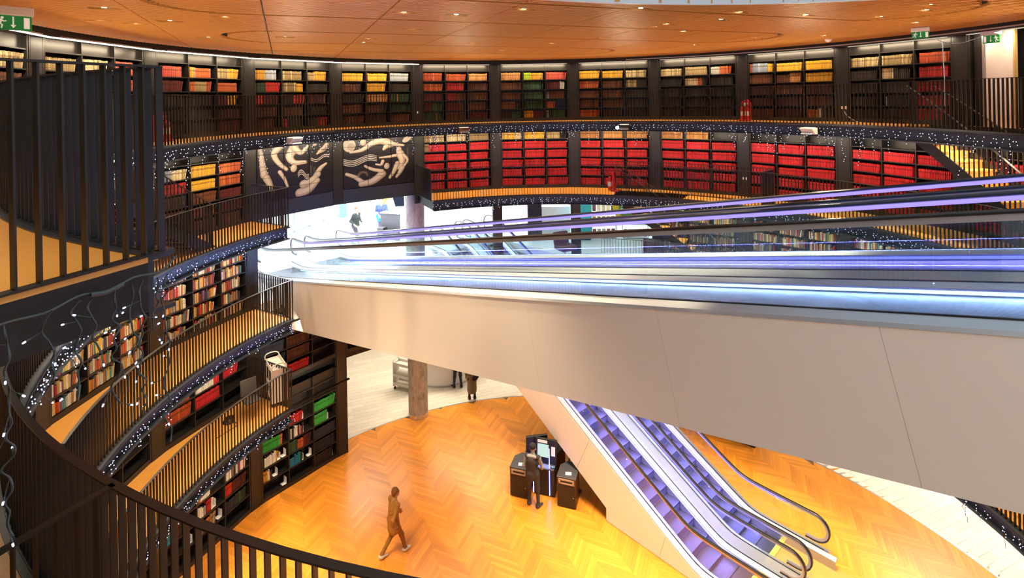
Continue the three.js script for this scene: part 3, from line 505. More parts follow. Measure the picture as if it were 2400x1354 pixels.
{ // the pair of inclined moving walkways in pale cladding, from the lobby on the second level up to the viewpoint
  const a = new V3(-0.6577, 0, -0.7535).normalize(), lat = a.clone().cross(UP).normalize();
  const c = conveyor({ O: new V3(2.865, 0, 6.378), a, lat });
  const hr = c.line(6.78, 18.77, -0.2145, 11.9, -5.1), deck = (s) => hr(s) - 0.93, S0 = -5.6, S1 = 19.6, k = 1.327, seams = Array.from({ length: 14 }, (_, i) => (0.45 + 1.8 * (i - 3)) * k);
  const near = thing('travelator', 'inclined moving walkway nearest, pale cladding below blue-lit glass sides', 'travelator');
  const far = thing('travelator', 'second inclined moving walkway, behind the first, lit violet under its handrails', 'travelator');
  const opt = { wide: 1.27, hr, deck, s0: S0, s1: S1, seams, r: 0.3, ends: [0, 1], lit: [-5.2, 18.6] };
  lane(c, near, { ...opt, z0: 0, railGlow: M.ledViolet, skirtGlow: M.ledCyan });
  lane(c, far, { ...opt, z0: 1.78, railGlow: M.ledViolet, skirtGlow: M.ledBlue });
  for (const [t, z] of [[near, 0], [far, 1.78]]) mesh('moving_pallets', c.along((s) => hr(s) - 1.03, S0 - 0.6, S1 + 0.6, [[z + 0.145, 0], [z + 1.125, 0], [z + 1.125, -0.06], [z + 0.145, -0.06]]), M.pallet, t);
  mesh('middle_deck', c.along(deck, S0 - 0.5, S1 + 0.5, [[1.284, 0.012], [1.766, 0.012], [1.766, -0.04], [1.284, -0.04]]), M.deck, near);
  for (const [t, z, d] of [[near, -0.014, -1], [far, 3.064, 1]]) mesh('outer_deck', c.along(deck, S0 - 0.5, S1 + 0.5, [[z, 0.01], [z + d * 0.15, -0.035], [z + d * 0.165, -0.075], [z, -0.06]]), M.deck, t);
  mesh('truss', c.along((s) => hr(s) - 1.2, S0 - 0.5, S1 + 0.2, [[-0.12, 0], [3.16, 0], [3.16, -1.18], [-0.12, -1.18]]), M.darkSteel, near);
  const cuts = [-5.9, ...Array.from({ length: 12 }, (_, i) => (0.74 + 1.8 * (i - 2)) * k), 19.8];
  for (let i = 0; i + 1 < cuts.length; i++) {
    const sh = 0.3, p = cuts[i] + 0.0015, q = cuts[i + 1] - 0.0015, m = (s) => [s, hr(s) - 1.0], n = (s) => [s - sh, hr(s - sh) - 2.4];
    mesh('cladding_panel', c.slab([m(p), m((p + q) / 2), m(q), n(q), n((p + q) / 2), n(p)], -0.165, -0.13), M.clad, near);
    mesh('cladding_panel', c.slab([m(p), m((p + q) / 2), m(q), n(q), n((p + q) / 2), n(p)], 3.17, 3.205), M.clad, far);
    const b = c.samples(p, q, 3); mesh('soffit_panel', c.along((s) => hr(s) - 2.4, p - sh, q - sh, [[-0.165, 0], [3.205, 0], [3.205, -0.03], [-0.165, -0.03]], 3), M.clad, near);
  }
  for (const [z, to, col, w] of [[1.12, 0.2, lin(0.35, 0.55, 1), 1.3], [0.15, 1.1, lin(0.25, 0.25, 1), 1], [2.9, 1.9, lin(0.25, 0.2, 1), 1.3], [1.93, 2.9, lin(0.2, 0.2, 1), 1]]) stripLight(c, -4.5, 18, (s) => deck(s) - 0.06, z, to, 0.03, col, POWER.led * 4 * w);
}
{ // the two escalators from the parquet up to the lobby
  const a = new V3(-0.6613, 0, -0.7501).normalize(), lat = a.clone().cross(UP).normalize();
  const c = conveyor({ O: new V3(1.38, 0, -4.26), a, lat });
  const hr = c.line(1.1, -2.46, 0.56, 6.85, 7.8), deck = c.line(0.25, -2.68, 0.56, 6.0, 7.59), stepY = c.line(0.012, -2.72, 0.56, 5.79, 7.6), S0 = -4.3, S1 = 8.3;
  const names = ['escalator rising left from the parquet, pale side wall and blue-lit glass', 'second escalator behind the first, its black handrail loop far to the right'];
  const E = names.map((n) => thing('escalator', n, 'escalator')), seams = [-3.55, -2.1, -0.6, 0.9, 2.4, 3.9, 5.4, 6.9];
  const stepG = merge([rbx(0.40, 0.05, 0.93, 0.006, 0, -0.025, 0), bx(0.03, 0.24, 0.93, -0.185, -0.145, 0)]).applyMatrix4(new THREE.Matrix4().makeBasis(a, UP, lat));
  E.forEach((t, i) => {
    const z0 = 0.15 + i * 1.6;
    lane(c, t, { z0, wide: 1.2, hr, deck, s0: S0, s1: S1, seams, r: 0.36, ends: [1, 1], lit: [-3.6, 7.6], railGlow: M.ledViolet, skirtGlow: M.ledBlueWhite ??= glow(0.4, 0.4, 1, 2.8) });
    for (let j = 0; j < 30; j++) { const s = -3.35 + j * 0.4; const m = mesh('step', stepG, M.pallet, t); m.position.copy(c.at(s, stepY(s), z0 + 0.6)); }
    M.landing ??= std({ color: lin(0.45, 0.25, 0.06), roughness: 0.35 });
    mesh('landing_plate', c.slab([[-5.3, 0.004], [-3.55, 0.004], [-3.55, 0.008], [-5.3, 0.008]], z0 + 0.02, z0 + 1.18), M.landing, t); mesh('landing_plate', c.slab([[8.0, 5.78], [9.3, 5.78], [9.3, 5.8], [8.0, 5.8]], z0 + 0.02, z0 + 1.18), M.deck, t);
    mesh('comb', [c.slab([[-3.62, 0.02], [-3.5, 0.024], [-3.5, 0.03], [-3.62, 0.03]], z0 + 0.13, z0 + 1.07)], M.combYellow, t);
    stripLight(c, -3, 7.4, (s) => deck(s) - 0.06, z0 + 1.05, z0 + 0.2, 0.03, lin(0.3, 0.25, 1), POWER.led * 3.4); stripLight(c, -3, 7.4, (s) => deck(s) - 0.06, z0 + 0.15, z0 + 1, 0.03, lin(0.3, 0.25, 1), POWER.led * 3.4);
  });
  mesh('middle_deck', c.along(deck, S0 - 0.3, S1 + 0.3, [[1.364, 0.012], [1.736, 0.012], [1.736, -0.04], [1.364, -0.04]]), M.deck, E[0]);
  for (const [t, z, d] of [[E[0], 0.136, -1], [E[1], 2.964, 1]]) mesh('outer_deck', c.along(deck, S0 - 0.3, S1 + 0.3, [[z, 0.012], [z + d * 0.14, -0.03], [z + d * 0.15, -0.07], [z, -0.06]]), M.deck, t);
  const under = (s) => (s < 0 ? 0.0 : 0.36 + 0.56 * s), cuts = [-4.5, -1.85, 0.55, 2.95, 5.35, 7.9];
  for (let i = 0; i + 1 < cuts.length; i++) {
    const p = cuts[i] + (i ? 0.004 : 0), q = cuts[i + 1] - 0.004, sh = 0.5, top = c.samples(p, q, 0.2).map((s) => [s, deck(s) - 0.06]);
    const lo = (s) => (i === 0 && s === p ? s : s + sh * (deck(s) > 1 ? 1 : 0.4)), b0 = lo(p), b1 = lo(q), bot = [[b1, Math.min(under(b1), deck(q) - 0.1)]]; if (b0 < 0 && b1 > 0) bot.push([0.001, 0.36], [0, 0]); bot.push([b0, Math.min(under(b0), deck(p) - 0.1)]);
    mesh('cladding_panel', c.slab([...top, ...bot], -0.015, 0.02), M.clad, E[0]); mesh('cladding_panel', c.slab([...top, ...bot], 3.09, 3.125), M.clad, E[1]);
  }
  mesh('truss', c.slab([...c.samples(-4.4, 8, 0.3).map((s) => [s, deck(s) - 0.32]), [8, 4.9], [0, 0.38], [0, 0.002], [-4.4, 0.002]].map(([s, y]) => [s, Math.max(y, 0.002)]), 0.03, 3.08), M.darkSteel, E[0]);
  mesh('plinth', c.slab([[-4.5, 0], [0, 0], [0, 0.05], [-4.5, 0.05]], -0.03, -0.012), M.alu, E[0]);
}

// ---------------------------------------------------------------- lobby on the second level
const escXZ = (l, s) => [1.38 + 0.7501 * l - 0.6613 * s, -4.26 - 0.6613 * l - 0.7501 * s], travXZ = (l, s) => [2.865 + 0.7535 * l - 0.6577 * s, 6.378 - 0.6576 * l - 0.7535 * s];
{
  const pts = [], A = (r, a0, a1, n = 14) => { for (let i = 0; i <= n; i++) { const p = ring(r, a0 + (a1 - a0) * i / n); pts.push([p.x, p.z]); } };
  A(10.03, 118, 14.6, 30); const q = ring(8.46, 14.6); pts.push([q.x, q.z], escXZ(3.3, 2.6), escXZ(3.3, 7.95), escXZ(-0.2, 7.95), escXZ(-0.2, 7.25));
  A(10.2, -21, -33.6); pts.push(travXZ(3.35, 19.4), travXZ(-0.25, 19.4)); A(10.2, -54.4, -60.1, 4); A(26.5, -75, 118, 60);
  const s = new THREE.Shape(); pts.forEach((p, i) => (i ? s.lineTo(...p) : s.moveTo(...p)));
  const fl = struct('floor', 'pale polished floor of the bright lobby on the second level');
  mesh('floor_slab', new THREE.ExtrudeGeometry(s, { depth: 0.33, bevelEnabled: false }).rotateX(Math.PI / 2).translate(0, LV.B, 0), std({ color: lin(0.74, 0.72, 0.70), roughness: 0.25 }), fl);
  const ce = struct('ceiling', 'white ceiling of the lobby'); mesh('ceiling_panel', arcBox(10.6, 26.5, 9.3, 9.5, -80, 118), M.plaster, ce);
  const back = struct('wall_back', 'white far wall of the lobby'); mesh('wall_panel', arcBox(26.2, 26.5, LV.B, 9.3, -30, 118), M.plaster, back);
  // glazed front to the street at the left, with dark frames
  const win = struct('window_1', 'tall glazed front of the lobby with dark frames'), P = [[-10.2, -7.2], [-10.9, -11.2], [-10.9, -14.2], [-10.25, -16.4], [-9.4, -18.6], [-8.2, -21.5], [-6.6, -25]];
  for (let i = 0; i + 1 < P.length; i++) {
    const a = new V3(P[i][0], LV.B, P[i][1]), b = new V3(P[i + 1][0], LV.B, P[i + 1][1]), l = a.distanceTo(b), n = Math.max(1, Math.round(l / 1.5)), ry = Math.atan2(-(b.z - a.z), b.x - a.x);
    for (let j = 0; j < n; j++) { const m = a.clone().lerp(b, (j + 0.5) / n); mesh('pane', bx(l / n - 0.06, 3.4, 0.02, m.x, LV.B + 1.78, m.z, ry), M.glass, win); const e = a.clone().lerp(b, j / n); mesh('mullion', bx(0.07, 3.5, 0.14, e.x, LV.B + 1.75, e.z, ry), M.alu, win); }
    mesh('sill', bx(l, 0.08, 0.2, (a.x + b.x) / 2, LV.B + 0.04, (a.z + b.z) / 2, ry), M.alu, win);
  }
  const street = struct('pavement', 'pale pavement outside the lobby windows'); mesh('paving', bx(34, 0.2, 60, -26, LV.B - 0.12, -20), M.plaster, street);
  for (const [x, z, r, y0, l] of [[-4.63, -9.53, 0.36, 0, 'round concrete column rising from the parquet edge past the reception desk'], [-8.35, -15.2, 0.31, LV.B, 'round white column far back in the bright lobby']]) {
    const c = struct('pillar', l, [x, 0, z]); mesh('shaft', cyl(r, r, 9.3 - y0, 0, (9.3 + y0) / 2, 0, 40), std({ color: lin(0.55, 0.52, 0.49), roughness: 0.75, map: M.concrete ??= canvasTex(512, 512, (g, w, h) => { g.fillStyle = '#d8d4cc'; g.fillRect(0, 0, w, h); for (let i = 0; i < 5000; i++) { const k = rr(-1, 1); g.fillStyle = `rgba(${k > 0 ? '255,250,240' : '90,84,78'},${Math.abs(k) * 0.14})`; g.fillRect(rr(0, w), rr(0, h), rr(1, 26), rr(1, 20)); } }) }), c);
    mesh('collar', cyl(r + 0.012, r + 0.012, 0.14, 0, y0 + 0.075, 0, 40), M.alu, c);
  }
  for (const [x, z, w, d, k] of [[-7.2, -12.5, 3.2, 4, 3.2], [-8.6, -17.5, 3, 4, 3.2], [-3, -15, 4, 3, 1.2], [3, -15, 5, 4, 0.8], [8, -12, 4, 4, 0.6], [-8.9, -9.3, 1.6, 2, 5]]) {
    const t = thing('lobby_light_panel', x < -8 ? (z > -10 ? 'bright white ceiling light just past the travelator landing' : 'bright white ceiling light at the back of the lobby') : `white ceiling light over the lobby, ${x < -5 ? 'above the help desk' : x < 0 ? 'behind the concrete column' : x < 5 ? 'above the purple chairs' : 'at the right'}`, 'lamp', [x, 9.26, z]);
    mesh('frame', bx(w + 0.1, 0.06, d + 0.1, 0, 0.01, 0), M.alu, t); mesh('diffuser_lamp', bx(w, 0.02, d, 0, -0.03, 0), glow(0.9, 0.95, 1, Math.min(k, 2)), t);
    areaLight(new V3(x, 9.2, z), new V3(x, 0, z + 0.001), w, d, lin(0.94, 0.97, 1), POWER.lobby * k);
  }
  for (const [x, z, w, d] of [[-3.5, -13, 5, 2], [6, -14, 5, 3], [-7.5, -12, 2, 3], [13, -6, 3, 6], [13, 2, 3, 5]]) {
    const t = thing('hall_light_panel', `warm ceiling light over the stone tiles, ${x < -6 ? 'near the bookcase end' : x < 0 ? 'above the reception desk' : x < 10 ? 'behind the escalators' : z < 0 ? 'at the right side' : 'far right'}`, 'lamp', [x, 5.4, z]);
    mesh('frame', bx(w + 0.1, 0.05, d + 0.1, 0, 0.0, 0), M.alu, t); mesh('diffuser_lamp', bx(w, 0.02, d, 0, -0.03, 0), glow(1, 0.9, 0.75, 2), t);
    areaLight(new V3(x, 5.35, z), new V3(x, 0, z + 0.001), w, d, lin(1, 0.86, 0.64), POWER.hall);
  }
}

// ---------------------------------------------------------------- mural of black panels, and the band under it
{
  const skin = ['#b9a68e', '#d9cbb4', '#8d7a64'];
  const limb = (c, pts, w0, w1) => {              // a tapering painted limb along a bent line, pale on top with a shaded side
    const N = 40, P = new THREE.CatmullRomCurve3(pts.map((p) => new V3(p[0], p[1], 0))).getPoints(N);
    for (const [k, off, col] of [[1, 0.10, skin[2]], [0.86, 0, skin[0]], [0.5, -0.12, skin[1]]]) { c.fillStyle = col; P.forEach((p, i) => { const w = (w0 + (w1 - w0) * i / N) * k; c.beginPath(); c.arc(p.x + off * w, p.y + off * w, w, 0, 7); c.fill(); }); }
  };
  const head = (c, x, y, r) => { c.fillStyle = skin[0]; c.beginPath(); c.ellipse(x, y, r, r * 1.25, 0.2, 0, 7); c.fill(); c.fillStyle = skin[1]; c.beginPath(); c.ellipse(x - r * 0.2, y - r * 0.2, r * 0.6, r * 0.8, 0.2, 0, 7); c.fill(); c.strokeStyle = '#4a3a2c'; c.lineWidth = 2; c.beginPath(); c.arc(x, y - r * 0.5, r * 0.95, 3.3, 6.2); c.stroke(); };
  const ribbon = (c, y, x0, x1, amp, n) => { for (let i = 0; i < n; i++) { c.strokeStyle = i % 2 ? '#14121a' : '#cfc6b8'; c.lineWidth = 14 - i; c.beginPath(); for (let x = x0; x <= x1; x += 8) c.lineTo(x, y + i * 9 + amp * Math.sin((x - x0) / (x1 - x0) * 6)); c.stroke(); } };
  const sprig = (c, x, y, s) => { c.strokeStyle = '#a8a49c'; c.lineWidth = 2; for (let i = 0; i < 9; i++) { c.beginPath(); c.moveTo(x, y + i * s); c.lineTo(x - 10, y + i * s - 8); c.moveTo(x, y + i * s); c.lineTo(x + 10, y + i * s - 8); c.stroke(); } };
  const ground = (c, w, h) => { c.fillStyle = '#141019'; c.fillRect(0, 0, w, h); };
  const art = [(c, w, h) => {
    ground(c, w, h); limb(c, [[30, 40], [45, 170], [60, 300]], 16, 34); c.strokeStyle = '#2a211a'; c.lineWidth = 6; c.setLineDash([5, 6]); c.beginPath(); c.ellipse(70, 300, 42, 46, 0, 0, 7); c.stroke(); c.setLineDash([]); limb(c, [[80, 330], [110, 400], [130, 470]], 34, 20);
    limb(c, [[200, 40], [150, 110], [190, 200], [260, 270]], 34, 18); limb(c, [[330, 70], [290, 150], [330, 210], [440, 220]], 48, 18); limb(c, [[330, 60], [400, 120], [470, 60]], 34, 14); head(c, 330, 270, 30); head(c, 540, 40, 24);
    limb(c, [[200, 290], [240, 360], [270, 440]], 20, 12); limb(c, [[420, 440], [520, 400], [590, 300], [650, 260]], 44, 12); limb(c, [[380, 520], [470, 500], [560, 420]], 46, 26); ribbon(c, 190, 500, 690, 22, 4); ribbon(c, 330, 370, 480, -30, 6);
    c.fillStyle = skin[0]; c.beginPath(); c.ellipse(620, 110, 60, 26, -0.5, 0, 7); c.fill(); limb(c, [[560, 150], [600, 120], [660, 60]], 10, 22); head(c, 570, 360, 24); sprig(c, 495, 270, 12); sprig(c, 530, 290, 11);
  }, (c, w, h) => {
    ground(c, w, h); c.fillStyle = '#cfc6b8'; c.beginPath(); c.ellipse(60, 95, 62, 70, 0, 0, 7); c.fill(); c.fillStyle = 'rgba(120,100,90,.35)'; c.beginPath(); c.arc(80, 110, 40, 0, 7); c.fill();
    head(c, 195, 70, 30); limb(c, [[70, 170], [180, 150], [270, 90], [380, 60], [460, 100]], 12, 46); limb(c, [[420, 80], [520, 110], [610, 130]], 30, 12); limb(c, [[430, 120], [400, 160]], 30, 14); ribbon(c, 240, 0, 330, 26, 7);
    head(c, 560, 180, 30); limb(c, [[360, 250], [470, 245], [560, 230]], 9, 20); limb(c, [[570, 220], [590, 300], [560, 380]], 44, 26); limb(c, [[610, 240], [650, 300], [610, 370]], 18, 12); limb(c, [[540, 330], [500, 420], [460, 480]], 28, 16); limb(c, [[590, 380], [560, 440], [530, 480]], 28, 14);
    limb(c, [[30, 400], [110, 440], [190, 510]], 18, 26); limb(c, [[170, 520], [280, 500], [380, 430]], 32, 40); head(c, 430, 350, 28); limb(c, [[210, 330], [280, 370], [380, 400]], 14, 22); c.strokeStyle = '#b79f7d'; c.lineWidth = 3; for (let i = 0; i < 16; i++) { const a = Math.PI + i * Math.PI / 15; c.beginPath(); c.moveTo(190 + 34 * Math.cos(a), 440 + 34 * Math.sin(a)); c.lineTo(190 + 60 * Math.cos(a), 440 + 60 * Math.sin(a)); c.stroke(); }
    c.fillStyle = skin[1]; c.beginPath(); c.ellipse(650, 60, 56, 30, -0.6, 0, 7); c.fill(); limb(c, [[320, 320], [370, 330], [390, 290]], 10, 18); sprig(c, 655, 170, 12);
  }];
  [-3, -2].forEach((k, i) => {
    const a = bay(k), map = canvasTex(720, 560, art[i], false), mat = std({ map, color: lin(0.55, 0.53, 0.55), roughness: 0.4 }), t = thing('mural', i ? 'painted mural of swimming figures with a moon disc on black square panels, right of the two' : 'painted mural of entwined figures and white ribbons on black square panels, left of the two', 'mural', ring(9.915, a, 8.84).toArray(), -a * D2R);
    for (let r = 0; r < 5; r++) for (let c = 0; c < 3; c++) {
      const g = rbx(BW / 3 - 0.02, 0.34, 0.03, 0.004, -BW / 2 + (c + 0.5) * BW / 3, 0.175 + r * 0.352, 0), p = g.attributes.position, uv = g.attributes.uv;
      for (let q = 0; q < p.count; q++) uv.setXY(q, (p.getX(q) + BW / 2) / BW, p.getY(q) / 1.76);
      mesh('panel', g, mat, t);
    }
    mesh('frame', [bx(BW, 1.78, 0.03, 0, 0.88, -0.05)], M.black, t);
    const f = struct('wall_fascia', 'dark blue steel band below the mural', ring(9.95, a, 8.36).toArray(), -a * D2R); mesh('fascia_panel', rbx(2.66, 0.48, 0.06, 0.008, 0, 0.23, 0), M.blueSteel, f);
  });
}

// ---------------------------------------------------------------- curved stairs between the galleries
function stair(label, aT, aB, yT, yB, r0, r1, wood, cut = 0) {
  const t = thing('stair', label, 'stair'), n = Math.round((yT - yB) / 0.18), da = (aB - aT) / n, h = (yT - yB) / n, s = Math.sign(da);
  const ang = (i) => aT + da * i;
  for (let i = 0; i < n; i++) { const y = yT - h * (i + 1); if (i === n - 1) break; mesh('tread', arcBox(r0, r1, y - 0.04, y, Math.min(ang(i), ang(i + 1)) - 0.12, Math.max(ang(i), ang(i + 1)) + 0.12), M.oak, t); mesh('riser', arcBox(r0 + 0.02, r1 - 0.02, y - h - 0.02, y - 0.03, Math.min(ang(i + 1), ang(i + 1) - s * 0.15), Math.max(ang(i + 1), ang(i + 1) - s * 0.15)), wood, t); }
  const helix = (r, dy, i0 = 0, i1 = n) => Array.from({ length: 25 }, (_, i) => { const q = i0 + (i1 - i0) * i / 24, a = ang(q); return { o: new V3(0, yT - h * q + dy, 0), x: ring(1, a), y: UP.clone() }; });
  for (const r of [r0 - 0.02, r1 + 0.02]) {
    mesh('stringer', sweep([[r - 0.012, -0.26], [r + 0.012, -0.26], [r + 0.012, 0.03], [r - 0.012, 0.03]], helix(r, 0)), M.steel, t);
    mesh('handrail', sweep([[r - 0.025, -0.012], [r + 0.025, -0.012], [r + 0.025, 0], [r - 0.025, 0]], helix(r, 1.0)), M.stairRail ??= std({ color: lin(0.10, 0.085, 0.075), roughness: 0.35, metalness: 0.3 }), t);
    const m = Math.round(Math.abs(aB - aT) * D2R * r / 0.11), g = bx(0.012, 1, 0.03, 0, 0.5, 0);
    for (let i = 1; i < m; i++) { const q = n * i / m, b = mesh('baluster', g, M.steel, t); b.position.copy(ring(r, ang(q), yT - h * q)); b.rotation.y = -ang(q) * D2R; }
  }
  return t;
}
stair('open curved oak stair on the left, rising behind the third gallery railing', -103, -75, LV.D, LV.C, 8.62, 9.42, M.darkSteel);
stair('curved oak stair on the right, dropping from the top gallery', 74.6, 98, LV.D, LV.C, 8.85, 9.65, M.oak);
stair('curved stair in the opening of the third gallery, dropping behind the travelator', 17.8, 44, LV.C, LV.B, 8.5, 9.2, M.darkSteel);
{ const t = thing('door_leaf', 'tall pale wall panel under the right exit sign', 'panel', ring(10.02, 81.9, LV.D).toArray(), -81.9 * D2R); mesh('leaf', rbx(0.6, 2.2, 0.05, 0.006, 0, 1.1, 0), M.clad, t); mesh('edge_trim', bx(0.04, 2.2, 0.07, 0.33, 1.1, 0.01), std({ color: lin(0.5, 0.33, 0.12), roughness: 0.5 }), t); mesh('edge_trim', bx(0.05, 2.2, 0.07, -0.33, 1.1, 0.01), M.alu, t);
  const c = struct('column', 'broad black column left of the pale wall panel', ring(10, 77.2, 0).toArray(), -77.2 * D2R); mesh('shaft', [rbx(0.34, 10, 0.4, 0.01, 0, 8.1, -0.2), bx(0.2, 10, 0.3, 0.3, 8.1, -0.25)], M.shelf, c); }

// ---------------------------------------------------------------- signs
function exitSign(label, p, ry, w, flip) {
  const t = thing('exit_sign', label, 'exit sign', p, ry), h = w * 0.5;
  const map = canvasTex(400, 200, (c) => {
    if (flip) { c.translate(400, 0); c.scale(-1, 1); }
    const g = c; g.fillStyle = '#0a7a3a'; g.fillRect(0, 0, 400, 200); g.fillStyle = '#f4f4ee'; g.strokeStyle = '#f4f4ee'; g.lineCap = 'round'; g.lineJoin = 'round';
    g.fillRect(315, 22, 62, 150); g.lineWidth = 16; g.beginPath(); g.moveTo(205, 22); g.lineTo(205, 140); g.stroke(); g.beginPath(); g.moveTo(175, 128); g.lineTo(235, 128); g.lineTo(205, 172); g.fill();
    g.beginPath(); g.arc(92, 36, 17, 0, 7); g.fill(); const L = (w2, ...q) => { g.lineWidth = w2; g.beginPath(); q.forEach((v, i) => (i ? g.lineTo(...v) : g.moveTo(...v))); g.stroke(); };
    L(28, [82, 66], [66, 108]); L(14, [84, 62], [108, 84], [130, 78]); L(14, [78, 62], [48, 62], [36, 84]); L(16, [68, 110], [92, 136], [84, 172]); L(16, [62, 112], [48, 144], [18, 146]);
  }, false);
  mesh('housing', rbx(w * 1.1, h * 0.62, 0.11, 0.015, 0, h * 0.36, 0), M.white, t);
  const g = bx(w, h, 0.012, 0, -h * 0.45, 0), uv = g.attributes.uv; for (let i = 0; i < 24; i++) uv.setXY(i, uv.getX(i) / (i >= 16 ? w : 100), uv.getY(i) / (i >= 16 ? h : 100)); for (let i = 20; i < 24; i++) uv.setX(i, 1 - uv.getX(i));
  mesh('sign_face', g, std({ map, emissiveMap: map, emissive: lin(1, 1, 1), emissiveIntensity: 0.35, roughness: 0.4 }), t);
  return t;
}
exitSign('green running-man exit sign hung under the wooden ceiling at the upper right', [8.19, 13.12, -1.48], -42 * D2R, 0.31);
exitSign('large green exit sign cut by the upper left corner', [-8.36, 13.10, 3.05], 50 * D2R, 0.42);
exitSign('green exit sign with the figure mirrored, above the pale wall panel', ring(9.8, 81.9, 13.0).toArray(), -81.9 * D2R, 0.36, true);
{
  const t = thing('framed_notice', 'white notice in a green frame tied to the railing at the left edge', 'notice', ring(8.34, -123.6, 9.08).toArray(), 123.6 * D2R);
  mesh('board', rbx(0.34, 0.25, 0.012, 0.004), std({ color: lin(0.02, 0.22, 0.08), roughness: 0.5 }), t); mesh('paper', bx(0.28, 0.19, 0.004, 0, 0, 0.008), M.white, t);
  const w = thing('warning_sign', 'small yellow and white warning sign on the black column by the tiles', 'sign', ring(10.02, -42.9, 1.95).toArray(), 42.9 * D2R);
  mesh('plate', bx(0.15, 0.22, 0.006), std({ roughness: 0.5, map: canvasTex(96, 140, (c) => { c.fillStyle = '#f2efe0'; c.fillRect(0, 0, 96, 140); c.fillStyle = '#f0c808'; c.fillRect(6, 52, 84, 82); c.strokeStyle = '#222'; c.lineWidth = 5; c.beginPath(); c.moveTo(48, 8); c.lineTo(80, 46); c.lineTo(16, 46); c.closePath(); c.stroke(); c.fillStyle = '#333'; for (let i = 0; i < 6; i++) c.fillRect(14, 62 + i * 11, 66 - (i % 3) * 12, 4); }, false) }), w);
  w.children[0].geometry.attributes.uv.array.forEach((v, i, arr) => { arr[i] = i % 2 ? v / 0.22 : v / 0.15; });
  const p = thing('lettered_panel', 'brown column panel with a long list of small lettering and a white logo', 'sign', ring(10.06, -60.16, 0.05).toArray(), 60.16 * D2R);
  const tex = canvasTex(256, 2048, (c) => { c.fillStyle = '#3b2216'; c.fillRect(0, 0, 256, 2048); c.fillStyle = '#8a5a3c'; for (let y = 60; y < 1500; y += 22) { let x = 60; while (x < 215) { const l = rr(10, 34); c.fillRect(x, y, Math.min(l, 220 - x), 8); x += l + 7; } } c.fillStyle = '#f4efe6'; c.beginPath(); c.moveTo(95, 1700); c.lineTo(130, 1660); c.lineTo(168, 1690); c.lineTo(176, 1760); c.lineTo(98, 1770); c.closePath(); c.fill(); c.fillStyle = '#3b2216'; for (let i = 0; i < 3; i++) c.fillRect(112, 1704 + i * 18, 46, 7); c.fillStyle = '#f4efe6'; for (let x = 40; x < 215; x += 20) c.fillRect(x, 1850, 14, 12); }, false);
  const g = bx(0.33, 2.7, 0.01, 0, 1.35, 0); g.attributes.uv.array.forEach((v, i, arr) => { arr[i] = i % 2 ? v / 2.7 : v / 0.33; }); mesh('printed_face', g, std({ map: tex, roughness: 0.5 }), p);
}

